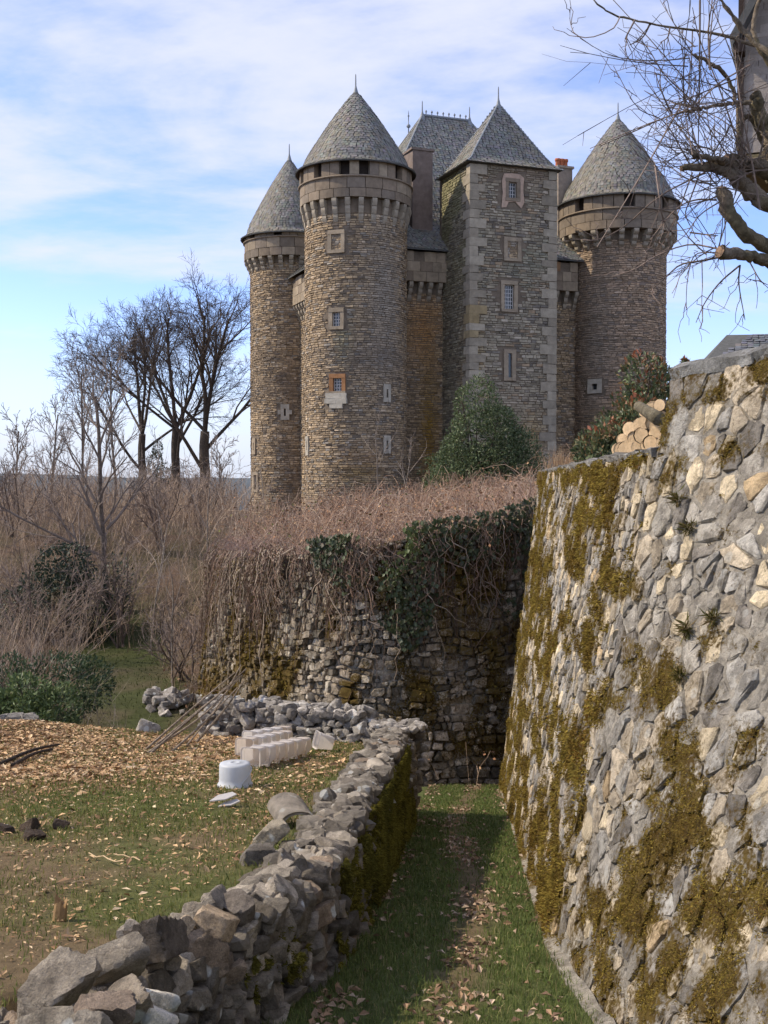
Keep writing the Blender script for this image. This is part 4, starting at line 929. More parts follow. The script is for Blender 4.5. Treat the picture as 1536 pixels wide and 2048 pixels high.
def skirt_roof(T, N, u0, u1):
    P = [u0 * T + .95 * N + A([0, 0, 14.72]), u1 * T + .95 * N + A([0, 0, 14.72]), u1 * T - 1.6 * N + A([0, 0, 16.9]), u0 * T - 1.6 * N + A([0, 0, 16.9])]
    Q = [p - A([0, 0, .09]) for p in P]; g = Geo().add(P + Q, quads=[[0, 1, 2, 3], [7, 6, 5, 4], [0, 4, 5, 1], [1, 5, 6, 2], [3, 7, 4, 0]]); part(g, 'lower_roof', M_RBASE, kp)
    m0, m1 = (P[0] + P[1]) / 2, (P[2] + P[3]) / 2; L = np.linalg.norm(m1 - m0); d = (m1 - m0) / L; nn = unit(np.cross(T, d)); nn = nn if nn[2] > 0 else -nn
    f = lambda S, Tt, H: m0 + Tt[..., None] * d + S[..., None] * A(T) + H[..., None] * nn
    part(slates(f, L, lambda t: (-(u1 - u0) / 2, (u1 - u0) / 2), rng, tone=(.20, .20, .19)), 'roof_slates', M_ROOF, kp, kind='stuff')
skirt_roof(E3, -B3, 2.5, 6.35); skirt_roof(E3, -B3, 11.45, 16.4); skirt_roof(B3, -E3, 3, KD - 2.6)
RK = hip_roof(kp, (0, 0, 0), E3, B3, KW - 2, KD - 2, 15.6, 26.0, .3, ridge=3.7, tone=(.205, .20, .182), sides=(0, 3)) if False else hip_roof(kp, E3 + B3, E3, B3, KW - 2, KD - 2, 15.6, 26.0, .3, ridge=3.7, tone=(.205, .20, .182), sides=(0, 3))
a, b = RK[3][0], RK[3][1]
finial(kp, a[0], a[1], 26.35, .9, .36, .7); finial(kp, b[0], b[1], 26.35, .9, .36, .7)
g = Geo(); tubes(g, A([a, (a + b) / 2, b])[None] + A([0, 0, .03]), np.full((1, 3), .10), 6); part(g, 'ridge_capping', M_LEAD, kp, True)
for k in range(8):
    p = a + (b - a) * (.08 + .12 * k); lathe(g := Geo(), [(.05, 0), (.03, .14), (.075, .20), (.07, .27), (.01, .36)], 8); o = part(g, 'ridge_ornament', M_LEAD, kp, True); o.location = tuple(p + A([0, 0, .08]))
# a further roof spire just showing behind the great roof
p = at(817, 300, 92.0); q = A([p[0] - FC[0], p[1] - FC[1]])
lathe(g := Geo(), [(2.4, p[2] - 5), (.12, p[2] + .3)], 8); o = part(g, 'spire_roof', M_ROOF, kp); o.location = (q[0], q[1], 0); finial(kp, q[0], q[1], p[2] + 1.1, 1.2, .30, 2.0, rod=True)
def chimney(O, T, N, w, d, z0, z1, col, pots=0):
    g = Geo(); box(g, (0, 0, z0), (w, d, z1), col, O, T, N, .01); part(g, 'chimney', M_ASH, kp)
    g = Geo(); box(g, (-.10, -.10, z1), (w + .10, d + .10, z1 + .13), A(col) * 1.1, O, T, N, .01); part(g, 'chimney_cap', M_ASH, kp)
    for k in range(pots):
        lathe(g := Geo(), [(.17, 0), (.15, .35), (.17, .45), (.20, .47), (.20, .62), (.13, .62), (.12, .2)], 12); o = part(g, 'chimney_pot', M_TERRA, kp, True)
        c = A(O) + T * (w * (.22 + .28 * k)) + N * (d * .5); o.location = (c[0], c[1], z1 + .13)
p = at(825, 300, 75.3); chimney(A([p[0] - FC[0], p[1] - FC[1], 0]), E3, B3, 1.42, 1.5, 15.2, 21.45, (.19, .15, .13))
p = at(1117, 330, 79.6); chimney(A([p[0] - FC[0], p[1] - FC[1], 0]), E3, B3, 1.08, 1.1, 15.0, 21.45, (.28, .235, .195), 3)
for z in (8.9, 5.4):   # tall narrow windows beside the stair tower
    O = cfront(A(11.55), A(z), A(.02)); window(kp, O, E3, -B3, .5, 1.9, ASH1, fr=.2, nx=2, ny=5, out=.15, deep=.02)
# ------------------------------------------------------------------ dry stone walls on the left of the path
def rock_mesh(seed, sub=3, box_=(1, .8, .6), extra=9):
    """angular fieldstone: a sphere cut by random planes, about 1 unit long"""
    r = np.random.default_rng(seed); bm = bmesh.new(); bmesh.ops.create_icosphere(bm, subdivisions=sub, radius=1)
    d = A([v.co[:] for v in bm.verts]); f = A([[v.index for v in q.verts] for q in bm.faces]); bm.free(); d = unit(d)
    n = np.vstack([np.eye(3), -np.eye(3)]); h = A(list(box_) * 2) * .5 * r.uniform(.82, 1.1, 6)
    n = unit(n + r.normal(0, .14, n.shape))
    n2 = unit(r.normal(0, 1, (extra, 3))); h2 = (np.abs(n2) @ A(box_)) * .5 * r.uniform(.66, .92, extra)
    n, h = np.vstack([n, n2]), np.concatenate([h, h2]); den = d @ n.T
    rad = np.where(den > .05, h / np.maximum(den, .05), 9).min(1)
    rad = rad * (1 + .10 * (fbm(d, 3.0, seed) - .5) + (.06 * (fbm(d, 9.0, seed + 5) - .5) if sub > 3 else 0))
    return Geo().add(d * rad[:, None], tris=f, col=(.5, .5, .5))
ROCK_HI = [rock_mesh(100 + k, 4, (1, .60 + .04 * (k % 5), .50 + .035 * (k % 4))).mesh('stone', M_ROCK, True, 32) for k in range(14)]
ROCK_LO = [rock_mesh(200 + k, 3, (1, .60 + .04 * (k % 5), .46 + .035 * (k % 4))).mesh('stone', M_ROCK, True, 30) for k in range(14)]
ROCK_G = [rock_mesh(300 + k, 2, (1, .7, .55)) for k in range(10)]
PALD, WD = ((.255, .222, .18), (.20, .175, .14), (.145, .125, .10), (.33, .285, .225), (.26, .20, .145)), (3, 3, 2, 1.2, .8)
rng = np.random.default_rng(31)
def put_rock(parent, P, size, col, hi=False, flat=.35, name='stone', yaw=None, root=None):
    me = (ROCK_HI if hi else ROCK_LO)[rng.integers(14)]; o = link(name, me, parent)
    o.location = Vector(P) - (root.location if root else Vector((0, 0, 0))); s = size * rng.uniform(.9, 1.1)
    o.scale = (s, s * rng.uniform(.85, 1.15), s * rng.uniform(.85, 1.2))
    o.rotation_euler = (rng.normal(0, flat), rng.normal(0, flat), rng.uniform(0, 6.28) if yaw is None else yaw + rng.normal(0, .35)); o.color = (*col, 1); return o
def rocks_to_geo(g, items, moss=0.0):
    for P, size, col in items:
        r = ROCK_G[rng.integers(10)]; v = r.v[0] * size; a, b = rng.uniform(0, 6.28), rng.normal(0, .35)
        v = v @ A([[math.cos(a), math.sin(a), 0], [-math.sin(a), math.cos(a), 0], [0, 0, 1]]) @ A([[1, 0, 0], [0, math.cos(b), math.sin(b)], [0, -math.sin(b), math.cos(b)]])
        g.add(v + P, tris=r.t[0], col=col, moss=moss)
def dry_wall(root, line, ztop, zbot, thick, size, nparts, side_cols=(PALD, WD), top_size=1.3, hi_dist=7.5, faces=(1, -1)):
    """stacked fieldstones along a line: both faces course by course, then the loose top"""
    P = catmull([(a, b, 0) for a, b in line], 200); L = np.concatenate([[0], np.cumsum(np.linalg.norm(np.diff(P, axis=0), axis=1))])
    T = unit(np.gradient(P, axis=0)); N = np.stack([T[:, 1], -T[:, 0], 0 * T[:, 0]], -1)        # N: to the right of the line
    ip = lambda u, M: A([np.interp(u, L, M[:, k]) for k in range(3)]); items = []
    for fc in faces:
        u = 0.0
        while u < L[-1]:
            p, n_, t_ = ip(u, P), ip(u, N), ip(u, T); zt, zb = ztop(p, u / L[-1]), zbot(p, fc); s = size(p) if callable(size) else size
            z = zb + rng.uniform(-.05, .02); 
            while z < zt - s * .25:
                w = thick * .5 * (1 + .25 * (zt - z) / max(zt - zb, .2)); sz = s * rng.uniform(.75, 1.35)
                q = p + n_ * fc * (w - sz * .28 + rng.normal(0, .02)) + t_ * rng.normal(0, s * .22) + A([0, 0, z + sz * .25]); items.append((q, sz, 0, math.atan2(t_[1], t_[0]))); z += sz * .52
            u += s * .78
    u = 0.0
    while u < L[-1]:
        p, n_, t_ = ip(u, P), ip(u, N), ip(u, T); zt = ztop(p, u / L[-1]); s = (size(p) if callable(size) else size)
        for k in range(int(max(2, round(thick / s * 1.5)))):
            sz = s * rng.uniform(.8, 1.0 + .55 * (top_size - 1)) * top_size; q = p + n_ * rng.uniform(-.42, .42) * thick + t_ * rng.normal(0, s * .3) + A([0, 0, zt - sz * .12 + rng.normal(0, s * .10)]); items.append((q, sz, 1, rng.uniform(0, 6.28)))
        u += s * .75
    rest = []
    items.sort(key=lambda e: np.linalg.norm(e[0]) / e[1])
    for r, (q, sz, tp, yaw) in enumerate(items):
        c = pick(rng, *side_cols, 1)[0] * (1.25 if tp else 1.0)
        if r < nparts: put_rock(root, q, sz, c, hi=np.linalg.norm(q) < hi_dist, flat=.45 if tp else .22, yaw=yaw, root=root)
        else: rest.append((q, sz, c))
    if rest: g = Geo(); rocks_to_geo(g, [(A(q) - A(root.location), s_, c) for q, s_, c in rest]); g.build('small_stones', M_ROCKA, root, kind='stuff', smooth=False)
    # rubble heart of the wall
    g = Geo(); n = 60; uu = np.linspace(0, L[-1], n); V = []
    for u in uu:
        p, n_ = ip(u, P), ip(u, N); zt = ztop(p, u / L[-1])
        for f_ in (1, -1): V += [p + n_ * f_ * thick * .52 + A([0, 0, zbot(p, f_) - .1]), p + n_ * f_ * thick * .36 + A([0, 0, zt - .06])]
    V = A(V) - A(root.location); k = np.arange(n - 1) * 4
    g.add(V, quads=np.vstack([np.stack([k + a, k + 4 + a, k + 4 + b, k + b], -1) for a, b in ((0, 1), (1, 3), (3, 2))] + [[[0, 1, 3, 2]], [[4 * n - 4, 4 * n - 3, 4 * n - 1, 4 * n - 2]]]), col=(.07, .062, .055)); g.build('rubble_core', M_ROCKA, root)
    return P, N, L
lw_line = [(-1.0 + .0782 * y - .22 * max(0, 6.3 - y), y) for y in (2.0, 3.2, 4.6, 6.5, 9, 11.5, 14.3)]
ZT = ([1.5, 2, 3.2, 4.3, 6.2, 7.8, 10.6, 13, 14.8], [-1.66, -1.72, -1.83, -1.95, -2.17, -2.37, -2.70, -3.0, -3.2])
lw = thing('dry_stone_wall', 'tumbledown dry stone wall of lichened fieldstones between the chip-strewn field and the grass path', 'wall', (-.6, 7, -2.6))
dry_wall(lw, lw_line, lambda p, f: float(np.interp(p[1], *ZT)), lambda p, fc: float(zpath(p[1])) if fc > 0 else float(zfield(p[0] - .3, p[1])) - .05, .33, lambda p: .155 if p[1] < 5 else .15, 300)
# the largest loose stones at the near end, placed where the photo shows them
for u, v, y, s, c in [(100, 1950, 3.95, .33, (.25, .235, .215)), (205, 1960, 3.75, .26, (.20, .17, .15)), (265, 1935, 3.85, .27, (.23, .21, .185)), (225, 1875, 4.3, .30, (.265, .25, .23)), (320, 1850, 4.6, .34, (.11, .10, .095)),
                      (90, 2020, 3.55, .25, (.27, .255, .23)), (175, 2035, 3.5, .24, (.25, .24, .225)), (310, 1945, 3.95, .16, (.62, .62, .60)), (318, 2005, 3.8, .14, (.60, .60, .58)), (355, 1795, 4.9, .18, (.36, .31, .25)),
                      (425, 1745, 5.3, .26, (.20, .19, .175)), (475, 1745, 5.3, .22, (.14, .13, .125)), (430, 1790, 5.0, .20, (.33, .275, .215)), (540, 1625, 7.2, .30, (.25, .235, .205)), (520, 1660, 6.6, .24, (.13, .125, .12))]:
    P_ = at(u, v + 10, y); P_[2] = max(float(np.interp(y, *ZT)) + s * .12 if abs(P_[0] - float(np.interp(y, [q[1] for q in lw_line], [q[0] for q in lw_line]))) < .30 else -9, float(zfield(P_[0], y)) + s * .22)
    put_rock(lw, P_, s * .85, tuple(A(c) * A([1.22, 1.12, .97])), hi=True, flat=.4, root=lw)
LWX = lambda y: -1.02 + .0782 * y - .22 * np.clip(6.3 - y, 0, 5)
def lw_surf(u, v, d):
    y = 3.6 + u; z0, z1 = zpath(y), np.interp(y, *ZT); f = v
    return np.stack([LWX(y) + .26 - .07 * f + d, y, z0 + (z1 - z0) * f], -1)
def moss_left(p): return np.clip(fbm(p, 2.6, 401) + .24 * sstep(7.5, 9.5, p[:, 1]) * sstep(14.2, 13.2, p[:, 1]) + .08 * sstep(-.2, -.9, p[:, 2] - np.interp(p[:, 1], *ZT)) - .08 - .06 * sstep(7, 5, p[:, 1]), 0, 1)
ms = moss_tufts(lw, lw_surf, 10.6, .93, 230000, moss_left, rng, size=(.010, .022), depth=.07, pal=((.16, .14, .028), (.11, .10, .022), (.21, .18, .035), (.085, .08, .02)))
ms.matrix_parent_inverse = Matrix.Translation(-lw.location)
for y in np.linspace(13.4, 14.5, 5):                # squared end of the wall
    for z in np.arange(float(zpath(y)), -3.3, .17): put_rock(lw, (LWX(y) + .22 + rng.normal(0, .02), y, z + .06), .26, pick(rng, PALD, WD, 1)[0] * .8, flat=.08, yaw=1.5, root=lw)
bw = thing('dry_stone_wall', 'low stacked dry stone wall behind the stacked plastic tubs', 'wall', (-1, 15.2, -3.4))
dry_wall(bw, [(0.35, 14.6), (-.3, 14.9), (-1.1, 15.25), (-1.9, 15.5), (-2.35, 15.75)], lambda p, f: -3.02 - .12 * (p[0] > -.25), lambda p, fc: -3.75 if fc > 0 else -3.6, .46, .17, 280, ((( .30, .275, .245), (.235, .215, .19), (.17, .155, .14), (.36, .335, .30)), (3, 3, 1.5, 1)), top_size=1.05)
# broken remains of the wall further left: every stone lies on its own
stones = [(375, 1425, 16.4, .24), (395, 1440, 16.2, .22), (350, 1418, 16.6, .20), (362, 1440, 16.3, .25), (410, 1455, 16, .2), (300, 1456, 15.6, .34), (215, 1437, 16.9, .42), (240, 1432, 17.0, .26), (272, 1432, 17, .26), (168, 1440, 16.8, .28), (185, 1436, 17, .22), (318, 1428, 16.9, .22),
          (45, 1440, 16.8, .42), (72, 1450, 16.5, .34), (20, 1452, 16.4, .30), (12, 1470, 16, .30), (55, 1470, 16.0, .30), (85, 1435, 17, .26), (30, 1485, 15.6, .30), (60, 1490, 15.6, .24), (5, 1445, 17, .26), (95, 1425, 17.4, .25)]
for k, (u, v, y, s) in enumerate(stones):
    p = at(u, v, y); p[2] = float(height(p[0], p[1])) + s * .16
    o = put_rock(None, p, s, pick(rng, ((.33, .305, .27), (.26, .24, .21), (.19, .175, .16)), (2, 2, 1), 1)[0], name='loose_stone', flat=.2)
    o['label'] = 'loose grey fieldstone in the broken-down wall at the far edge of the field'; o['category'] = 'stone'; o['group'] = 'stones of the broken-down wall'
for k in range(34):
    u, v = 335 + rng.normal(0, 25), 1318 + rng.normal(0, 16); y = 27.5 + rng.normal(0, .5); p = at(u, v, y); p[2] = max(float(height(p[0], p[1])) + .04, p[2] * .5 + float(height(p[0], p[1])) * .5) if False else float(height(p[0], p[1])) + rng.uniform(.02, .22)
    o = put_rock(None, p, rng.uniform(.2, .42), pick(rng, ((.36, .33, .30), (.26, .24, .22), (.20, .18, .16)), (2, 2, 1), 1)[0], name='fallen_stone', flat=.5)
    o['label'] = 'pale fallen stone heaped on the lane bank beside the retaining wall'; o['category'] = 'stone'; o['group'] = 'fallen stones on the lane bank'
# ------------------------------------------------------------------ vegetation
rng = np.random.default_rng(41)
def rotv(d, ang, az, rng_=None):
    """turn the direction d by ang about a perpendicular axis at azimuth az"""
    d = unit(d); ref = A([0, 0, 1.]) if abs(d[2]) < .9 else A([1., 0, 0]); a = unit(np.cross(d, ref)); b = np.cross(d, a)
    return d * math.cos(ang) + (a * math.cos(az) + b * math.sin(az)) * math.sin(ang)
def grow(rng, p, d, L, r, lev, spec, out):
    """recursive bare branches; spec[lev] = (children, angle, length factor, wobble, upward pull, first child position)"""
    nch, an, lf, wob, up, t0 = spec[lev]; k = 7 if lev < 2 else (5 if lev < 4 else 3); pts = [A(p, float)]; dd = unit(d); seg = L / (k - 1)
    for i in range(k - 1):
        dd = unit(dd + rng.normal(0, wob, 3) + A([0, 0, up])); pts.append(pts[-1] + dd * seg)
    pts = A(pts); re = r * (.45 if lev < len(spec) - 1 else .35); R = np.linspace(r, re, k); out.append((lev, pts, R))
    if lev + 1 >= len(spec): return
    az = rng.uniform(0, 6.28)
    for c in range(nch):
        t = t0 + (1 - t0) * (c + rng.uniform(.2, .9)) / nch; t = min(t, 1); f = t * (k - 1); i = min(int(f), k - 2); q = pts[i] + (pts[i + 1] - pts[i]) * (f - i)
        dirc = unit(pts[i + 1] - pts[i]); az += 2.4 + rng.normal(0, .4)
        rr = max(np.interp(t, [0, 1], [r, re]) * rng.uniform(.5, .72), spec[-1][2] * 0 + MINR)
        grow(rng, q, rotv(dirc, an * rng.uniform(.7, 1.3), az), L * lf * rng.uniform(.75, 1.15) * (1.15 - .35 * t), rr, lev + 1, spec, out)
MINR = .012
def tree(name, label, cat, base, out, col_trunk, col_twig, nlow=2, group=None, sides=(8, 6, 4, 3, 3, 3)):
    t = thing(name, label, cat, base, group); B = A(base)
    for nm, sel in (('trunk', lambda l: l < nlow), ('crown', lambda l: l >= nlow)):
        g = Geo(); by = {}
        for l, p, r in out:
            if sel(l): by.setdefault((l, len(p)), []).append((p, r))
        for (l, k), it in by.items():
            P = A([a for a, _ in it]) - B; Rr = A([b for _, b in it]); f = min(l / 3, 1); c = A(col_trunk) * (1 - f) + A(col_twig) * f
            tubes(g, P, Rr, sides[min(l, 5)], np.clip(c * rng.uniform(.8, 1.2, (len(it), 1)), 0, 1))
        if g.n: g.build(nm, M_BARK if nm == 'trunk' else M_TWIG, t, smooth=nm == 'trunk')
    return t
def gz(x, y): return float(height(A(float(x)), A(float(y))))
# two great trees and a third, far behind the lane
SPEC_BIG = [(6, .55, .62, .05, .02, .30), (7, .55, .46, .07, .03, .35), (5, .6, .55, .12, .03, .25), (5, .6, .60, .14, .02, .2), (5, .55, .65, .16, 0, .1), (0, 0, 0, .2, 0, 0)]
for u, v0, v1, Y, r0, lab, sd in ((408, 965, 606, 92, .50, 'tall broad-crowned bare tree standing close beside the left castle tower', 3), (350, 965, 612, 95, .42, 'tall bare tree with a forked trunk just behind the broadest one', 4), (283, 960, 640, 98, .40, 'tall bare tree with a lopsided crown leaning away from the castle', 9)):
    MINR = .013; p = at(u, v0, Y); p[2] = gz(p[0], p[1]); top = at(u, v1, Y)[2]; H = top - p[2]; r2 = np.random.default_rng(sd); out_ = []
    tr = A([p, p + A([.05, 0, H * .10]), p + A([.1, 0, H * .20]), p + A([.0, 0, H * .30]), p + A([.1, 0, H * .40])]); out_.append((0, catmull(tr, 7), np.linspace(r0, r0 * .72, 7)))
    nl = 8 if r0 > .5 else 6
    for k in range(nl):
        az = k * 2.4 + sd; an = [.10, .38, .58, .78, .95, 1.12, .66, .45][k % 8] * (1 if r0 > .5 else .85); st = tr[2 + (k % 3)] if k > 1 else tr[4]
        d = A([math.sin(an) * math.cos(az), math.sin(an) * math.sin(az) * .7, math.cos(an)]); grow(r2, st, d, H * .54 * (1 - .02 * an), r0 * (.44 - .16 * an), 1, SPEC_BIG, out_)
    tree('bare_tree', lab, 'tree', tuple(p), out_, (.10, .078, .06), (.085, .068, .058), nlow=2)
# slender trees of the hedgerow
SPEC_SL = [(11, .50, .30, .03, .02, .25), (5, .5, .5, .10, .06, .2), (4, .5, .55, .12, .05, .2), (3, .5, .5, .14, .0, .2), (0, 0, 0, .2, 0, 0)]
for u, v0, v1, Y, r0, ln, lab, sd in ((215, 1265, 720, 40, .15, -.03, 'slender bare tree rising from the bank at the end of the lane', 5), (100, 1000, 790, 60, .10, .0, 'thin bare ash-like tree standing beyond the brushwood', 6), (165, 980, 700, 62, .11, .02, 'thin upright bare tree with knotty twigs between the hedgerow trees', 7),
                                       (235, 980, 690, 64, .12, .02, 'thin bare tree just in front of the lopsided tall one', 8), (25, 1010, 830, 55, .09, .05, 'thin bare tree leaning at the edge of the brushwood', 12), (440, 1040, 880, 58, .06, .05, 'spindly bare sapling beside the foot of the left tower', 14)):
    MINR = .009 if Y < 50 else .013; p = at(u, v0, Y); p[2] = min(gz(p[0], p[1]), p[2] + .5) if Y > 50 else gz(p[0], p[1]); H = at(u, v1, Y)[2] - p[2]; r2 = np.random.default_rng(sd); out_ = []
    grow(r2, p, A([ln, 0, 1]), H * .86, r0 * .75, 0, SPEC_SL, out_)
    if Y < 50:
        grow(r2, p + A([-.05, 0, .3]), A([-.75, -.1, .8]), 3.2, r0 * .5, 1, SPEC_SL, out_); grow(r2, p + A([0, 0, 2.0]), A([-.9, -.3, .25]), 4.0, r0 * .35, 1, SPEC_SL, out_); grow(r2, p + A([0, 0, 3.0]), A([.8, -.1, .6]), 3.0, r0 * .35, 1, SPEC_SL, out_)
    tree('slender_tree', lab, 'tree', tuple(p), out_, (.19, .15, .12), (.21, .17, .145), nlow=1)
# stray bare saplings on the terrace and bank
SPEC_SAP = [(5, .55, .5, .05, .03, .35), (3, .5, .5, .1, .05, .3), (0, 0, 0, .15, 0, 0)]
for u, v0, v1, Y, r0, lab, sd in ((755, 1010, 855, 58, .045, 'single-stemmed pale sapling with two side shoots in front of the front tower', 1), (530, 1040, 940, 60, .04, 'pale leaning sapling in front of the left tower', 2), (808, 1010, 900, 55, .04, 'small bare sapling between the front tower and the evergreen', 3),
                                  (415, 1105, 960, 34, .03, 'pale many-stemmed sapling standing above the end of the retaining wall', 4), (345, 1300, 1150, 30, .03, 'grey sapling leaning over the fallen stones on the bank', 5), (300, 1180, 1040, 36, .035, 'pale twiggy sapling in the middle of the brushwood', 6)):
    MINR = .008; p = at(u, v0, Y); p[2] = gz(p[0], p[1]); H = at(u, v1, Y)[2] - p[2]; out_ = []; grow(np.random.default_rng(sd), p, A([.03, 0, 1]), H, r0, 0, SPEC_SAP, out_)
    tree('sapling', lab, 'sapling', tuple(p), out_, (.30, .25, .20), (.26, .21, .17), nlow=1)

# bare shrubs that stand out of the brushwood
SPEC_SH = [(6, .6, .5, .10, .03, .2), (4, .6, .55, .14, .02, .2), (3, .5, .55, .16, 0, .2), (0, 0, 0, .2, 0, 0)]
for u, v0, Y, H, lab, sd in ((60, 1230, 34, 3.6, 'grey bare shrub with many stems at the edge of the dark ivied bush', 21), (250, 1240, 37, 3.4, 'bare shrub with pale crossing stems beside the slender tree', 22), (320, 1150, 44, 3.2, 'reddish bare shrub halfway up the bank', 23), (400, 1080, 50, 3.0, 'pale bare shrub near the top of the bank', 24),
                            (130, 1080, 50, 3.4, 'bare shrub with arching grey branches below the thin ash-like tree', 25), (370, 1240, 31, 2.2, 'low bare shrub leaning over the end of the mossy retaining wall', 26), (20, 1110, 46, 3.2, 'tangled grey shrub at the open end of the bank', 27), (460, 1040, 56, 2.6, 'bare shrub close to the foot of the left tower', 28)):
    MINR = .010; p = at(u, v0, Y); p[2] = gz(p[0], p[1]); out_ = []; r2 = np.random.default_rng(sd)
    for k in range(6): grow(r2, p + A([r2.normal(0, .15), r2.normal(0, .15), 0]), A([r2.normal(0, .38), r2.normal(0, .3), 1]), H * r2.uniform(.6, 1.0), .035, 0, SPEC_SH, out_)
    tree('bare_shrub', lab, 'shrub', tuple(p), out_, (.19, .145, .12), (.20, .155, .13), nlow=1, sides=(5, 3, 3, 3, 3, 3))
# brushwood that covers the bank and the ground beyond the lane
def brush(name, n, xr, yr, keep, hgt, pal, w, rad, seed):
    r = np.random.default_rng(seed); x, y = r.uniform(*xr, n), r.uniform(*yr, n); k = keep(x, y, r); x, y = x[k], y[k]; z = height(x, y); n = len(x)
    h = hgt(x, y) * r.uniform(.4, 1.1, n) * (.55 + .9 * fbm(np.stack([x, y, 0 * x], -1), .45, seed)); a = r.uniform(0, 6.28, n); ln = np.abs(r.normal(0, .38, n)); D = np.stack([np.cos(a) * ln, np.sin(a) * ln, np.ones(n)], -1)
    t = np.linspace(0, 1, 5); B = np.stack([x, y, z - .05], -1)
    P = B[:, None] + D[:, None] * (h[:, None] * t)[..., None] + np.cumsum(r.normal(0, .13, (n, 5, 3)), 1) * h[:, None, None] * .5 * t[None, :, None]
    c = pick(r, pal, w, n) * (.7 + .6 * fbm(np.stack([x, y, 0 * x], -1), .3, seed + 9))[:, None]; g = Geo(); dist = np.clip(y / 30, .8, 3); rr = rad * dist * r.uniform(.6, 1.3, n); tubes(g, P, rr[:, None] * np.linspace(1, .35, 5)[None], 3, c)
    for m in range(4):
        f = r.uniform(.25, .9, n); i = np.minimum((f * 4).astype(int), 3); q = P[np.arange(n), i] + (P[np.arange(n), i + 1] - P[np.arange(n), i]) * (f * 4 - i)[:, None]
        d = unit(D + r.normal(0, .55, (n, 3))); l = h * r.uniform(.2, .5, n); tt = np.linspace(0, 1, 4); Q = q[:, None] + d[:, None] * (l[:, None] * tt)[..., None] + r.normal(0, .02, (n, 4, 3)) * l[:, None, None] * tt[None, :, None] * 2
        tubes(g, Q, (rr * .55)[:, None] * np.linspace(1, .4, 4)[None], 3, c * r.uniform(.85, 1.2))
    return g.build(name, M_TWIG, kind='stuff', label='thicket of bare reddish-brown brushwood', category='brushwood')
def keep_bank(x, y, r):
    lx = np.interp(y, [a[1] for a in LANE], [a[0] for a in LANE]); u = U0 + FPX * x / y
    lane = (np.abs(x - lx) < 1.3) & (y < 36); left_near = (x < lx) & (y < 24)
    tin = inside(x, y, TERR) & (y < 31)
    return (u > -80) & (u < 500) & ~lane & ~left_near & ~tin & ~((x > lx) & (y < 26)) & (r.uniform(0, 1, len(x)) < np.where(y < 36, .9, .85)) & ~((u > 470) & (y > 50))
PB, WB = ((.37, .265, .185), (.32, .235, .165), (.46, .355, .26), (.26, .195, .14)), (3, 3, 1.2, 1.5)
o = brush('brushwood', 6600, (-24, -3), (26, 66), keep_bank, lambda x, y: np.interp(y, [25, 33, 40, 66], [.9, 1.7, 2.5, 2.3]), PB, WB, .0075, 51); o['label'] = 'thicket of bare reddish-brown brushwood covering the bank below the castle'
def keep_near(x, y, r):
    lx = np.interp(y, [a[1] for a in LANE], [a[0] for a in LANE]); u = U0 + FPX * x / y; return (u < 300) & (u > -120) & (x < lx - 1.0)
o = brush('undergrowth', 900, (-16, -5), (22, 40), keep_near, lambda x, y: 1.5 + 0 * x, ((.27, .22, .18), (.36, .30, .245), (.21, .17, .14)), (2, 1, 1.5), .007, 52); o['label'] = 'grey bare undergrowth on the near side of the lane'
# brambles: arching reddish canes over the terrace
def brambles(n, seed):
    r = np.random.default_rng(seed); x, y = r.uniform(-6, 9, n), 21 + 36 * r.uniform(0, 1, n) ** 1.25
    u = U0 + FPX * x / y; k = inside(x, y, TERR) & (u > 395) & (u < 1110) & ~((u < 640) & (y > 48)) & ~((x > 2.6) & (y < 20.5)) & (r.uniform(0, 1, n) < sstep(395, 560, u) * .8 + .35); x, y = x[k], y[k]; n = len(x); z = height(x, y)
    a = r.uniform(0, 6.28, n); L = r.uniform(.5, 1.7, n); hh = r.uniform(.2, .8, n) * (.35 + 1.5 * fbm(np.stack([x, y * .5, 0 * x], -1), .8, 66)) * np.interp(y, [21, 30, 55], [.9, 1.3, 1.9]); t = np.linspace(0, 1, 7)
    D = np.stack([np.cos(a), np.sin(a), 0 * a], -1); P = np.stack([x, y, z - .03], -1)[:, None] + D[:, None] * (L[:, None] * t)[..., None]
    P[..., 2] += hh[:, None] * (3.2 * t * (1.12 - t))[None] ; P += r.normal(0, .08, P.shape) * t[None, :, None]
    c = pick(r, ((.36, .23, .155), (.28, .185, .13), (.45, .325, .235), (.52, .41, .31)), (3, 2.5, 1.5, .7), n); g = Geo()
    tubes(g, P, (.0055 * np.clip(y / 26, .8, 2) * r.uniform(.6, 1.3, n))[:, None] * np.linspace(1, .4, 7)[None], 3, c)
    m = 9000; k = r.integers(0, n, m); C = P[k, r.integers(1, 7, m)] + r.normal(0, .06, (m, 3)); lc = pick(r, ((.32, .17, .09), (.24, .14, .08), (.42, .27, .15), (.15, .15, .05)), (2, 2, 1, .8), m)
    leaves(g, C, r.normal(0, 1, (m, 3)), r.normal(0, 1, (m, 3)) + A([0, 0, 1]), r.uniform(.04, .09, m), lc, wid=.7)
    o = g.build('brambles', M_TWIG, kind='stuff'); o['label'] = 'tangle of arching reddish bramble canes on the terrace in front of the castle'; o['category'] = 'brambles'
brambles(6500, 61)
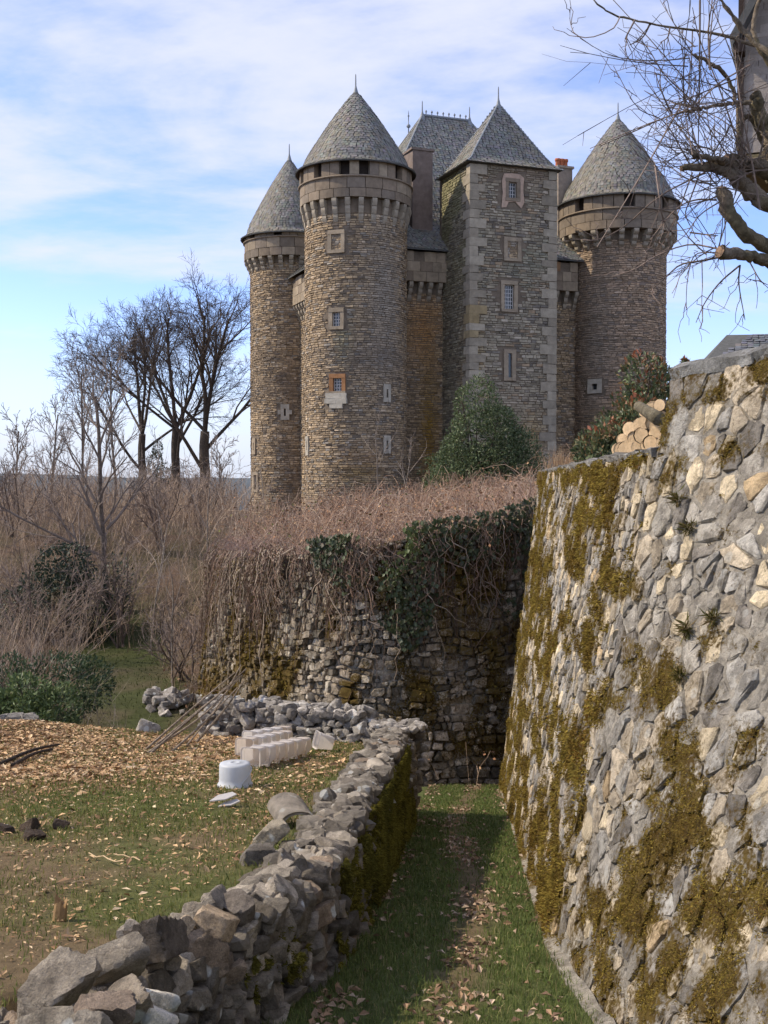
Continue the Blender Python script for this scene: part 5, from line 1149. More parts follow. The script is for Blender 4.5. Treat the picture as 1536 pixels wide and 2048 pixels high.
# brambles tumbling over the lip of the retaining wall
r = np.random.default_rng(62); n = 420; us = r.uniform(0, LR, n); B = sR(us, np.full(n, HR), np.zeros(n)); nn = unit(sR(us, np.full(n, HR), np.ones(n)) - B); t = np.linspace(0, 1, 7)
D = unit(nn * r.uniform(-.2, .9, (n, 1)) + r.normal(0, .6, (n, 3)) * A([1, 1, 0])); L = r.uniform(.3, .9, n); P = B[:, None] - nn[:, None] * .35 + D[:, None] * (L[:, None] * t)[..., None]; P[..., 2] += (r.uniform(.1, .5, n)[:, None] * np.sin(t * 2.6)[None] * 1.2 - (L * .45)[:, None] * (t ** 2.2)[None]); P += r.normal(0, .03, P.shape) * t[None, :, None]
g = Geo(); tubes(g, P, (.0065 * r.uniform(.6, 1.4, n))[:, None] * np.linspace(1, .4, 7)[None], 3, pick(r, ((.36, .24, .19), (.27, .18, .14), (.44, .34, .27)), (2, 2, 1), n))
g.build('bramble_fringe', M_TWIG, kind='stuff', label='dry bramble canes drooping over the lip of the retaining wall', category='brambles')

# evergreens
def shrub(name, label, cat, base, blobs, nleaf, size, pal, w, seed, stems=True, wid=.45, tipc=None, hang=0.0, density=None):
    """leafy shrub: leaves spread over uneven lobes with gaps, on a few stems"""
    r = np.random.default_rng(seed); t = thing(name, label, cat, base); B = A(base, float); C = []; Nn = []; tip = []
    vol = A([a[3] * a[4] * a[5] for a in blobs]) ** .67; cnt = (nleaf * vol / vol.sum()).astype(int)
    for (bx, by, bz, rx, ry, rz), n in zip(blobs, cnt):
        d = unit(r.normal(0, 1, (n * 2, 3))); rad = 1 - np.abs(r.normal(0, .20, n * 2)); rad *= 1 + .5 * (fbm(d * A([1, 1, 1]) + A([bx, by, bz]), 2.6, seed) - .5)
        p = A([bx, by, bz]) + d * rad[:, None] * A([rx, ry, rz]); gap = fbm(p, 2.2 / max(rx, .3), seed + 3); k = np.where(gap > .40)[0][:n]; C.append(p[k]); Nn.append(d[k]); tip.append(rad[k] * (.5 + .5 * d[k, 2]))
    C, Nn, tip = np.vstack(C), np.vstack(Nn), np.concatenate(tip); n = len(C); ok = C[:, 2] > .0; C, Nn, tip = C[ok], Nn[ok], tip[ok]; n = len(C)
    col = pick(r, pal, w, n)
    if tipc is not None: f = (sstep(.55, .95, tip) * (r.uniform(0, 1, n) < .5))[:, None]; col = col * (1 - f) + A(tipc) * f * r.uniform(.7, 1.3, (n, 1))
    g = Geo(); leaves(g, C, Nn * .8 + r.normal(0, .6, (n, 3)) + A([0, 0, .4 - hang]), Nn + r.normal(0, .5, (n, 3)) + A([0, 0, .5]), r.uniform(*size, n), col, wid=wid); g.build('foliage', M_LEAF, t)
    if stems:
        m = 26; k = r.integers(0, n, m); t_ = np.linspace(0, 1, 6); st = A([0, 0, -.1]) + r.normal(0, .12, (m, 3)) * A([1, 1, 0]) * blobs[0][3]; P = st[:, None] * (1 - t_)[None, :, None] + C[k][:, None] * t_[None, :, None]; P[..., 2] += .12 * np.sin(t_ * 3.1)[None] * blobs[0][5]
        g = Geo(); tubes(g, P, np.linspace(.05, .012, 6)[None] * blobs[0][3] * r.uniform(.5, 1.1, (m, 1)), 5, (.10, .08, .062)); g.build('stems', M_BARK, t)
    return t
DG = ((.030, .055, .022), (.045, .075, .030), (.022, .038, .018), (.07, .10, .04)); DGW = (3, 2.5, 1.5, 1)
p = at(965, 985, 59); p[2] = gz(p[0], p[1])
shrub('evergreen_shrub', 'large dense dark green evergreen standing against the square stair tower', 'shrub', p, [(-.7, 0, 1.7, 2.5, 1.9, 1.9), (1.3, .2, 1.7, 2.4, 1.8, 2.0), (.2, 0, 3.6, 2.1, 1.6, 2.0), (-.25, 0, 5.3, 1.25, 1.0, 1.7), (1.6, 0, 3.0, 1.4, 1.2, 1.4), (-1.9, 0, 1.2, 1.3, 1.1, 1.3), (2.5, 0, 1.2, 1.0, .9, 1.3), (.8, 0, 4.3, 1.1, 1.0, 1.3), (-1.2, -.2, 2.9, 1.2, 1.0, 1.3)], 26000, (.10, .20), ((.095, .13, .055), (.125, .16, .07), (.06, .088, .04), (.21, .24, .12)), DGW, 71)
p = at(75, 1440, 20.5); p[2] = gz(p[0], p[1])
shrub('laurel_bush', 'bushy laurel with glossy green leaves beside the grass lane', 'shrub', p, [(.0, 0, .55, .75, .7, .75), (-.6, .2, .6, .7, .7, .75), (.35, 0, .95, .52, .5, .5), (-.25, .1, 1.15, .55, .5, .45), (-.95, 0, .9, .5, .5, .5)], 6500, (.07, .14), ((.10, .145, .055), (.14, .185, .07), (.065, .10, .04), (.20, .235, .09)), DGW, 72, wid=.36)
p = at(30, 1400, 24.5); p[2] = gz(p[0], p[1])
shrub('laurel_bush', 'darker laurel clump behind the glossy laurel by the lane', 'shrub', p, [(0, 0, .6, 1.1, .8, .9), (.9, 0, .75, .95, .8, .85), (1.5, .2, .85, .6, .6, .65), (-.8, 0, .6, .9, .7, .8)], 5500, (.07, .14), ((.048, .08, .038), (.065, .10, .046), (.033, .055, .026)), (2, 2, 1), 73, wid=.36)
p = at(165, 1275, 38); p[2] = gz(p[0], p[1])
shrub('ivy_mound', 'dark ivy-smothered bush at the foot of the slender tree by the lane', 'shrub', p, [(-.9, 0, 1.2, 1.4, 1.2, 1.5), (.4, .2, 1.0, 1.1, 1.0, 1.4), (-.6, 0, 2.4, 1.0, .9, .9), (1.2, 0, 1.7, .55, .5, 1.2), (-1.9, 0, .9, .9, .8, 1.0)], 9000, (.07, .13), ((.028, .045, .028), (.042, .062, .036), (.02, .032, .02)), (2, 2, 2), 74, wid=.7)
p = at(325, 968, 78); p[2] = gz(p[0], p[1])
shrub('ivy_stump', 'dark conifer-like ivied trunk under the tall bare trees', 'shrub', p, [(-.2, 0, 1.4, 1.0, .9, 1.6), (.3, 0, 2.6, .8, .7, 1.3), (-.5, 0, 3.9, .6, .6, 1.0), (.8, 0, 1.8, .7, .6, 1.4), (-.3, 0, 4.8, .4, .4, .7)], 5000, (.10, .18), ((.04, .052, .032), (.055, .07, .042), (.026, .035, .022)), (2, 2, 1), 75)
# red-tipped hedge behind the tall wall
PHO, PHW = ((.10, .13, .055), (.14, .17, .075), (.06, .08, .04), (.28, .18, .08)), (3, 2.5, 2, .8)
for u, v, Y, bl, lab, sd in ((1205, 905, 13.2, [(-.05, 0, .30, .30, .3, .32), (.25, 0, .38, .32, .3, .38), (.45, 0, .65, .28, .3, .35)], 'green photinia bush growing at the end of the log stack', 81), (1290, 900, 14.2, [(-.15, 0, .55, .50, .35, .60), (.2, 0, .85, .48, .35, .55), (.0, 0, 1.2, .36, .3, .42)], 'red-tipped photinia bush rising behind the log stack', 82),
                             (1375, 870, 15.0, [(0, 0, .8, .30, .3, .5), (.1, 0, 1.15, .18, .2, .34), (-.05, 0, 1.4, .10, .1, .2)], 'tall loose photinia bush with bronze young leaves behind the step in the wall', 83), (1455, 860, 15.5, [(0, 0, .95, .42, .3, .5), (.35, 0, 1.05, .35, .3, .45)], 'photinia bush with red shoots peeping over the higher wall', 84)):
    p = at(u, v, Y); p[2] = 0.0; shrub('photinia_bush', lab, 'shrub', p, bl, 3200, (.05, .10), PHO, PHW, sd, tipc=(.30, .105, .05), wid=.42)
# tuft of dry grass where the two walls meet, and dry grass on the bank
p = at(1130, 915, 18.0); p[2] = .0; t = thing('dry_grass', 'tuft of tall dry straw-coloured grass at the far end of the tall wall', 'grass', p)
n = 260; B = rng.normal(0, .13, (n, 3)) * A([1.3, 1, 0]); g = Geo(); blades(g, B, rng.uniform(.25, .62, n), rng.uniform(.006, .012, n), pick(rng, ((.42, .28, .16), (.50, .36, .22), (.32, .20, .12)), (1, 1, 1), n), lean=.5, rng=rng); g.build('blades', M_GRASS, t)

# grass
def scatter(n, xr, yr, keep, seed, bias=1.6):
    r = np.random.default_rng(seed); x = r.uniform(*xr, n); y = yr[0] + (yr[1] - yr[0]) * r.uniform(0, 1, n) ** bias; k = keep(x, y, r); x, y = x[k], y[k]; return np.stack([x, y, height(x, y) - .004], -1), r
def k_path(x, y, r):
    s = x - .0782 * y; n2 = fbm(np.stack([x, y, 0 * x], -1), 3.5, 47); worn = sstep(.22, .06, np.abs(s + .10 + .12 * np.sin(y * .55)) + .35 * (n2 - .5)) * sstep(4.5, 7, y)
    return (s > -.78 - .22 * np.clip(6.3 - y, 0, 5)) & (s < .45 + .115 * np.clip(7.1 - y, 0, 4)) & (r.uniform(0, 1, len(x)) > worn * .85)
GP, GW = ((.105, .145, .042), (.14, .185, .055), (.18, .21, .065), (.25, .235, .10), (.34, .28, .14)), (3, 3, 1.6, .7, .4)
B, r = scatter(120000, (-.9, 2.3), (3.9, 20.3), k_path, 91, 1.5); n = len(B); g = Geo(); hN = .6 + .9 * fbm(B, 1.4, 92)
blades(g, B, r.uniform(.02, .062, n) * hN, r.uniform(.003, .007, n) * np.clip(B[:, 1] / 6, .8, 2.2), pick(r, GP, GW, n), .6, r); g.build('path_grass', M_GRASS, kind='stuff', label='short green grass on the path between the walls', category='grass')
def k_field(x, y, r):
    s = x - .0782 * y; n1 = fbm(np.stack([x, y, 0 * x], -1), .9, 41); u = U0 + FPX * x / y
    edge = sstep(-2.0, -1.3, s) * .8
    return (s < -1.12 - .22 * np.clip(6.3 - y, 0, 5)) & (y < yedge(x)) & (u > -420) & (r.uniform(0, 1, len(x)) < sstep(.40, .62, n1) * .95 + edge * sstep(4, 8, y) + .2)
B, r = scatter(135000, (-8.5, 0), (3.2, 17), k_field, 93, 1.3); n = len(B); g = Geo()
blades(g, B, r.uniform(.015, .050, n) * (.7 + .8 * fbm(B, 1.1, 95)), r.uniform(.004, .009, n) * np.clip(B[:, 1] / 6, .8, 2), pick(r, ((.11, .14, .038), (.16, .18, .05), (.22, .205, .07), (.30, .24, .105)), (2.5, 2.5, 1.5, 1), n), .7, r); g.build('field_grass', M_GRASS, kind='stuff', label='patchy short grass growing through the wood chips of the field', category='grass')
# wood chips and straw on the field
def k_chip(x, y, r):
    s = x - .0782 * y; n1 = fbm(np.stack([x, y, 0 * x], -1), .9, 41); n3 = fbm(np.stack([x, y, 0 * x], -1), .5, 143); u = U0 + FPX * x / y
    band = sstep(.2, -.25, (np.abs(y - 12.2 - (x + 4) * .25) / 3.4 - .75) + (n1 - .5) * 1.2) * sstep(-1.2, -2.2, x)
    heap = np.exp(-(((x + 4.9) / 1.0) ** 2 + ((y - 15.0) / 1.4) ** 2))
    return (s < -1.35 - .22 * np.clip(6.3 - y, 0, 5)) & (y < yedge(x) - .1) & (u > -420) & (r.uniform(0, 1, len(x)) < np.clip(band * .95 + heap + .13 + .10 * (n3 > .5), 0, 1))
B, r = scatter(190000, (-8.5, -.2), (3.3, 17), k_chip, 94, 1.15); n = len(B); B[:, 2] += r.uniform(.006, .028, n); l = (r.gamma(1.7, .013, n) + .010) * np.clip(B[:, 1] / 10, .55, 1.1); g = Geo()
leaves(g, B, r.normal(0, 1, (n, 3)) * A([1, 1, .22]), A([0, 0, 1]) + r.normal(0, .35, (n, 3)), l * 1.25, pick(r, ((.46, .30, .16), (.56, .39, .22), (.34, .20, .10), (.66, .51, .33), (.24, .145, .08)), (3, 2.5, 2.6, .8, 2.4), n), wid=.42, fold=.3); g.build('wood_chips', M_CHIP, kind='stuff', label='pale brown wood chips and shavings spread over the field', category='wood chips')
# dead leaves on the path
def k_leaf(x, y, r):
    s = x - .0782 * y; n2 = fbm(np.stack([x, y, 0 * x], -1), 1.6, 147)
    d = np.maximum(sstep(.30, .05, np.abs(s + .10 + .12 * np.sin(y * .55))) * .55 * sstep(4, 6.5, y), np.maximum(sstep(-.45, -.75, s) * .75, sstep(.25, .45, s) * .35)); return (s > -.78) & (s < .46) & (r.uniform(0, 1, len(x)) < d * sstep(.35, .6, n2) * 1.3 + .03)
B, r = scatter(24000, (-.9, 2.3), (3.9, 20.2), k_leaf, 96, 1.3); n = len(B); B[:, 2] += r.uniform(.012, .04, n); g = Geo()
leaves(g, B, r.normal(0, 1, (n, 3)) * A([1, 1, .3]), A([0, 0, 1]) + r.normal(0, .45, (n, 3)), np.minimum(r.gamma(3, .013, n) + .012, .065), pick(r, ((.28, .18, .11), (.38, .275, .19), (.19, .12, .08), (.48, .37, .27)), (2.5, 2, 2, .8), n), wid=.55, fold=.7); g.build('fallen_leaves', M_CHIP, kind='stuff', label='dead brown leaves lying on the grass path', category='leaves')
# rough grass on lane and bank
def k_lane(x, y, r):
    u = U0 + FPX * x / y; return (seg_dist(x, y, LANE) < 2.6) & (y > 16) & (u < 560) & (u > -50)
B, r = scatter(9000, (-11, 0), (16, 40), k_lane, 97, 1.0); n = len(B); dl = seg_dist(B[:, 0], B[:, 1], LANE); g = Geo()
dry = (sstep(.9, 1.9, dl) * r.uniform(.4, 1, n))[:, None]; blades(g, B, r.uniform(.04, .12, n) * (1 + 2.2 * dry[:, 0]), r.uniform(.012, .03, n), pick(r, ((.055, .072, .022), (.075, .09, .03)), (1, 1), n) * (1 - dry) + pick(r, ((.26, .165, .095), (.19, .12, .075)), (1, 1), n) * dry, .7, r); g.build('lane_grass', M_GRASS, kind='stuff', label='grass of the lane with dry tussocks along its bank', category='grass')
B, r = scatter(14000, (-12, 3), (45, 80), lambda x, y, r: (U0 + FPX * x / y > 440) & (U0 + FPX * x / y < 720), 98, 1.0); n = len(B); g = Geo()
blades(g, B, r.uniform(.08, .26, n), r.uniform(.02, .05, n), pick(r, ((.10, .105, .035), (.17, .14, .07), (.22, .16, .09)), (2, 1.3, 1), n), .6, r); g.build('terrace_grass', M_GRASS, kind='stuff', label='rough yellowish grass round the foot of the castle towers', category='grass')
# ------------------------------------------------------------------ pollarded tree over the tall wall, its whips, and the cabin behind it
rng = np.random.default_rng(51)
PB_ = at(1700, 900, 10.2); PB_[2] = 0.0
pol = thing('pollard_tree', 'old pollarded tree with thick knobbly limbs and long thin whips over the wall', 'tree', PB_)
limbs = [ # photo column, row, depth, radius in photo pixels
    ('trunk', [(1700, 960, 10.2, 60), (1690, 800, 10.2, 56), (1670, 640, 10.2, 52), (1640, 520, 10.1, 48), (1600, 420, 10.0, 44), (1560, 340, 9.9, 38), (1540, 290, 9.9, 32)]),
    ('limb', [(1660, 560, 10.1, 26), (1590, 545, 9.9, 20), (1530, 520, 9.7, 18), (1490, 510, 9.6, 17), (1440, 506, 9.5, 18)]),
    ('limb', [(1640, 530, 10.1, 26), (1580, 505, 9.8, 24), (1525, 488, 9.7, 22), (1480, 455, 9.6, 22), (1455, 415, 9.6, 22), (1442, 372, 9.6, 18)]),
    ('limb', [(1600, 420, 10.0, 34), (1545, 410, 9.8, 26), (1500, 385, 9.8, 24), (1465, 350, 9.7, 20), (1420, 333, 9.7, 13), (1364, 338, 9.6, 8)]),
    ('limb', [(1490, 372, 9.8, 18), (1460, 330, 9.7, 15), (1425, 318, 9.6, 10), (1384, 308, 9.6, 9)]),
    ('limb', [(1560, 350, 9.9, 30), (1525, 335, 9.8, 26), (1490, 325, 9.8, 20), (1450, 318, 9.8, 16)]),
    ('limb', [(1545, 320, 9.9, 24), (1538, 270, 9.9, 22), (1520, 225, 9.9, 19), (1512, 188, 9.9, 17)]),
    ('limb', [(1530, 290, 10, 10), (1500, 235, 10, 8), (1478, 255, 10, 7), (1475, 300, 10, 8)]),
    ('limb', [(1560, 160, 10, 8), (1515, 90, 10, 8), (1508, 40, 10, 7), (1520, 0, 10, 6), (1530, -40, 10, 5)]),
    ('limb', [(1580, 330, 9.8, 22), (1590, 250, 9.7, 16), (1560, 130, 9.7, 11), (1500, 75, 9.8, 8), (1462, 30, 9.8, 6), (1430, -10, 9.8, 5)]),
    ('limb', [(1525, 205, 9.9, 8), (1470, 206, 9.9, 6), (1420, 213, 9.8, 5), (1376, 223, 9.8, 5)]),
    ('limb', [(1478, 300, 10, 6), (1475, 220, 10, 6), (1458, 160, 10, 6), (1425, 130, 9.9, 6), (1386, 110, 9.9, 6)]),
    ('limb', [(1560, 110, 9.8, 7), (1480, 80, 9.8, 5), (1400, 62, 9.8, 4), (1300, 48, 9.8, 3.4), (1240, 33, 9.8, 3), (1200, 14, 9.8, 2.4), (1180, -10, 9.8, 2)])]
r3 = np.random.default_rng(5)
for nm, pts in limbs:
    P = catmull([tuple(at(u, v, Y)) for u, v, Y, _ in pts], 26) - PB_; R = np.interp(np.linspace(0, 1, 26), np.linspace(0, 1, len(pts)), [q[3] / FPX * q[2] * (.66 if nm == 'limb' else .6) for q in pts]); P = P + r3.normal(0, .006, P.shape)
    big = pts[0][3] > 12; R = R * (1 + (r3.normal(0, .07, 26) if big else 0)); sd = 14 if big else 8; g = Geo(); tubes(g, P[None], R[None], sd, (.175, .135, .095) if big else (.16, .13, .105)); n0 = g.n
    v = g.v[0]; v += (fbm(v, 14, 7) - .5)[:, None] * (.05 if big else .01) * unit(v - np.repeat(P, sd, 0)); col = A([.25, .20, .145]) * (.7 + .6 * fbm(v, 5, 9))[:, None]; ms_ = sstep(.5, .65, fbm(v, 3.5, 19))[:, None]; g.c[0] = col * (1 - .5 * ms_) + A([.13, .115, .045]) * .5 * ms_
    o = g.build(nm, M_BARK, pol, smooth=True)
    if pts[-1][3] >= 7 and nm == 'limb':            # sawn end
        d = unit(P[-1] - P[-2]); a = unit(np.cross(d, A([0, 0, 1.]))); b = np.cross(d, a); th = np.arange(14) * 2 * math.pi / 14; c = P[-1] + (np.cos(th)[:, None] * a + np.sin(th)[:, None] * b) * R[-1] * 1.02 + d * .004; g = Geo().add(np.vstack([c, [P[-1] + d * .012]]), tris=[[k, (k + 1) % 14, 14] for k in range(14)], col=(.42, .30, .17) if pts[-1][1] < 250 else (.25, .16, .10)); g.build('sawn_end', M_WOOD, pol)
whips = [[(1500, 130), (1440, 165), (1380, 215), (1290, 250), (1180, 297)], [(1376, 222), (1330, 235), (1270, 262), (1200, 292)], [(1362, 210), (1300, 320), (1240, 420), (1194, 494)], [(1450, 320), (1400, 350), (1319, 392), (1250, 452), (1200, 478), (1165, 480)],
         [(1240, 33), (1225, 58), (1180, 75), (1150, 68), (1140, 40), (1141, 14)], [(1386, 110), (1350, 50), (1320, 0)], [(1310, 330), (1318, 390), (1327, 450)], [(1437, 498), (1380, 489), (1320, 508), (1270, 538), (1225, 553)], [(1437, 515), (1400, 522), (1360, 530), (1330, 556), (1290, 590)], [(1478, 532), (1440, 565), (1410, 605), (1392, 645)],
         [(1400, 345), (1380, 400), (1371, 430), (1388, 465), (1390, 475)], [(1380, 465), (1420, 470), (1436, 471)], [(1432, 400), (1390, 400), (1350, 420), (1300, 480)], [(1420, 140), (1417, 60), (1425, 0)], [(1418, 130), (1421, 70), (1428, 5)], [(1400, 215), (1330, 150), (1290, 90), (1235, 55)], [(1380, 330), (1330, 245), (1275, 215), (1227, 132)], [(1405, 330), (1380, 240), (1360, 150)],
         [(1345, 230), (1330, 200), (1310, 145)], [(1385, 60), (1382, 180), (1386, 300)], [(1400, 0), (1399, 150), (1396, 320)], [(1455, 310), (1400, 230), (1345, 160), (1318, 137)], [(1480, 300), (1440, 180), (1400, 80), (1385, 15)], [(1440, 360), (1380, 270), (1330, 238)], [(1385, 310), (1370, 215), (1365, 60)], [(1490, 150), (1430, 175), (1360, 205), (1310, 240)], [(1470, 390), (1490, 300), (1500, 200)], [(1520, 420), (1505, 330), (1480, 200), (1470, 100)],
         [(1385, 345), (1350, 440), (1318, 500)], [(1434, 505), (1390, 510), (1375, 560), (1372, 620)], [(1480, 530), (1478, 570), (1490, 640)], [(1445, 400), (1400, 430), (1370, 470), (1330, 500)], [(1500, 525), (1520, 560), (1536, 570)], [(1536, 340), (1500, 345), (1455, 372)], [(1300, 48), (1285, 75), (1260, 90)], [(1340, 55), (1335, 75), (1320, 85)], [(1270, 40), (1255, 68), (1250, 78)]]
g = Geo(); heads = [(1440, 345), (1385, 310), (1376, 222), (1386, 110), (1436, 505), (1450, 380), (1515, 320), (1475, 200), (1420, 330)]
for w in whips:
    P = catmull([tuple(at(u, v, 9.6 + r3.normal(0, .12))) for u, v in w], 12) - PB_; r0 = r3.uniform(1.3, 2.3) / FPX * 9.6; tubes(g, P[None], np.linspace(r0, r0 * .4, 12)[None], 4, A([.15, .115, .095]) * r3.uniform(.7, 1.6))
    for k in range(5):
        i = r3.integers(3, 11); d = unit(unit(P[i + 1 if i < 11 else i] - P[i - 1]) + r3.normal(0, .7, 3)); l = r3.uniform(.12, .45); t = np.linspace(0, 1, 6)[:, None]; Q = P[i] + d * l * t + r3.normal(0, .02, (6, 3)) * t; tubes(g, Q[None], np.linspace(.0042, .0022, 6)[None], 3, (.17, .13, .11))
for k in range(130):
    u, v = heads[r3.integers(len(heads))]; p = at(u + r3.normal(0, 14), v + r3.normal(0, 12), 9.7) - PB_; a = r3.uniform(.35 * math.pi, 1.45 * math.pi) if k % 3 else r3.uniform(0, 6.28); d = A([math.cos(a), r3.normal(0, .35), math.sin(a) * (1 if math.sin(a) > 0 else .6)]); l = r3.gamma(3, .15) + .12; t = np.linspace(0, 1, 8)[:, None]; c2 = r3.normal(0, .22, 3)
    Q = p + d * l * t + c2 * l * t ** 2 + r3.normal(0, .008, (8, 3)) * t; r0 = r3.uniform(.003, .0075); tubes(g, Q[None], np.linspace(r0, r0 * .4, 8)[None], 3, A([.16, .125, .10]) * r3.uniform(.7, 1.5))
    for m in range(3):
        i = r3.integers(2, 7); dd = unit(d + r3.normal(0, .8, 3)); tubes(g, (Q[i] + dd * r3.uniform(.1, .3) * np.linspace(0, 1, 5)[:, None])[None], np.linspace(.0034, .0018, 5)[None], 3, (.17, .135, .115))
g.build('whips', M_TWIG, pol)
cb = at(1482, 305, 17.0); cab = thing('tree_cabin', 'weathered shingle-clad wooden cabin on posts behind the pollarded tree', 'cabin', (cb[0], 17.0, 0), None, -.36)
bz, tz = cb[2], at(1482, -60, 17)[2]; W = 2.6
g = Geo(); box(g, (.02, .04, bz), (W, 2.0, tz + .6), (.20, .17, .15)); g.build('frame', M_BOARD, cab)
rows = 26; hh = (tz - bz) / rows
for k in range(rows):
    x = 0.03 - rng.uniform(0, .3)
    while x < .75:
        w = rng.uniform(.25, .5); x0 = max(x, .03)
        if x + w > .05: box(g := Geo(), (x0, .0 - .012, bz + k * hh - .02), (x + w - .004, .035, bz + (k + 1) * hh), A([.30, .26, .225]) * rng.uniform(.8, 1.15), jit=.003); g.build('shingle', M_BOARD, cab)
        x += w
g = Geo(); box(g, (-.05, -.05, bz - .06), (.03, .06, tz + .3), (.05, .035, .03)); g.build('corner_post', M_BOARD, cab)
zE = at(1470, 85, 17)[2]; P = A([(-.16, -.30, zE), (-.16, 2.2, zE), (1.3, 2.2, zE + 2.6), (1.3, -.30, zE + 2.6)]); g = Geo().add(np.vstack([P, P - A([-.05, 0, .12])]), quads=BOXQ, col=(.05, .045, .042)); g.build('roof', M_RBASE, cab)
box(g := Geo(), (-.10, -.26, zE - .22), (.05, -.02, zE - .02), (.06, .04, .03)); g.build('bargeboard', M_BOARD, cab)
box(g := Geo(), (-.1, -.06, bz - .16), (W, 2.0, bz - .061), (.16, .13, .07)); g.build('floor_beam', M_BOARD, cab)
for x, y in ((1.5, .1), (2.45, .1), (1.5, 1.9), (2.45, 1.9)): box(g := Geo(), (x, y, -.1), (x + .14, y + .14, bz - .161), (.12, .09, .07)); g.build('post', M_BOARD, cab)
# slate-roofed house beyond the hedge
hp = at(1465, 720, 44); hs_ = thing('house', 'grey slate-roofed house showing above the photinia hedge', 'house', (hp[0], hp[1], 0.0)); hz = at(1465, 720, 44)[2] - .5; rz = at(1465, 664, 46)[2]
hT, hN = unit(A([1, -.15, 0])), unit(A([.15, 1, 0]))
box(g := Geo(), (-.6, 0, -2), (7, 6, hz), (.32, .28, .23), T=hT, N=hN); g.build('wall', M_ASH, hs_)
P0 = lambda a, b, z: a * hT + b * hN + A([0, 0, z]); V = [P0(-1.4, -.4, hz), P0(7.4, -.4, hz), P0(7.4, 3, rz), P0(.2, 3, rz), P0(-1.4, 6.4, hz), P0(7.4, 6.4, hz)]
g = Geo().add(V, quads=[[0, 1, 2, 3], [5, 4, 3, 2]], tris=[[4, 0, 3]]); g.build('roof', M_RBASE, hs_)
m0, m1 = (V[0] + V[1]) / 2, (V[2] + V[3]) / 2; Ls = np.linalg.norm(m1 - m0); dd_ = (m1 - m0) / Ls; nn_ = unit(np.cross(hT, dd_))
f = lambda S, Tt, H: V[0] + Tt[..., None] * dd_ + S[..., None] * hT + H[..., None] * nn_
slates(f, Ls, lambda t: (.45 * t, 8.8), rng, step=.22, tw=.24, tone=(.12, .125, .135)).build('roof_slates', M_ROOF, hs_, kind='stuff')

# ------------------------------------------------------------------ stack of cut logs on the garden behind the lower wall
ax = unit(A([.55, .83, .03])); side = unit(np.cross(ax, A([0, 0, 1.]))); rng = np.random.default_rng(61)
lg = []
for row, (n, u0, u1) in enumerate(((10, 1234, 1322), (9, 1246, 1322), (6, 1262, 1318), (3, 1290, 1320))):
    for k in range(n): lg.append((u0 + (u1 - u0) * k / max(n - 1, 1) + rng.normal(0, 2), row, rng.uniform(.038, .066)))
for u, row, r in lg:
    Y = float(np.interp(u, [1235, 1340], [10.3, 7.9])); p = at(u, 880, Y); z = .215 + .052 + row * .088 + rng.normal(0, .006)
    p = A([p[0] + rng.normal(0, .02), Y + rng.normal(0, .04), z]); L = rng.uniform(.38, .5); d = unit(ax + rng.normal(0, .06, 3)); t = np.linspace(0, 1, 5)[:, None]; o = thing('log', 'short cut log with a pale sawn end in the stack on the lower wall', 'log', p, 'logs stacked on the lower wall')
    g = Geo(); tubes(g, (d * L * t + rng.normal(0, .004, (5, 3)))[None], np.full((1, 5), r) * rng.uniform(.92, 1.06, (1, 5)), 10, A([(.19, .155, .12), (.24, .17, .12), (.15, .12, .095)][rng.integers(3)]) * rng.uniform(.8, 1.2)); g.build('bark', M_BARK, o, smooth=True)
    a = unit(np.cross(d, A([0, 0, 1.]))); b = np.cross(d, a); th = np.arange(10) * 2 * math.pi / 10; cut = d * 0
    for e, s_ in ((-.003, -1), (L + .003, 1)):
        c = d * e + (np.cos(th)[:, None] * a + np.sin(th)[:, None] * b) * r * .97; Geo().add(np.vstack([c, [d * e]]), tris=[[k, (k + 1) % 10, 10] for k in range(10)], col=A([.74, .53, .31]) * rng.uniform(.85, 1.15)).build('sawn_end', M_WOOD, o)
p = at(1277, 812, 8.6); q = at(1318, 838, 8.0); o = thing('log', 'long greyish log leaning up at the top of the stack', 'log', tuple(p)); g = Geo(); t = np.linspace(0, 1, 6)[:, None]; tubes(g, ((q - p) * t)[None], np.linspace(.038, .05, 6)[None], 10, (.22, .19, .13), cap=True); g.build('bark', M_BARK, o, smooth=True)

# ------------------------------------------------------------------ things left lying in the field
def fz(u, v):
    """the point of the field seen at a photo pixel"""
    Y = 6.0
    for _ in range(16):
        p = at(u, v, Y); h_ = gz(p[0], p[1]); Y = max(2.0, min(18, Y + (p[2] - h_) * 2.0))
    p = at(u, v, Y); p[2] = gz(p[0], p[1]); return p
bp = fz(470, 1572); bk = thing('bucket', 'white plastic bucket standing upside down on the field', 'bucket', tuple(bp))
lathe(g := Geo(), [(.150, .0), (.156, .002), (.156, .025), (.143, .03), (.138, .08), (.137, .19), (.132, .205), (.10, .212), (.055, .208), (.05, .214), (.03, .214), (.028, .208), (0.001, .208)], 32, (.66, .68, .70)); g.build('shell', M_PLAS, bk, smooth=True)
th = np.linspace(.2, 2.9, 16); g = Geo(); tubes(g, np.stack([.146 * np.cos(th - 1.2), .146 * np.sin(th - 1.2), .03 + .13 * np.sin(th)], -1)[None], np.full((1, 16), .005), 6, (.72, .72, .72)); g.build('handle', M_PLAS, bk)
tcol = [(.72, .66, .59), (.70, .62, .53), (.74, .70, .66)]
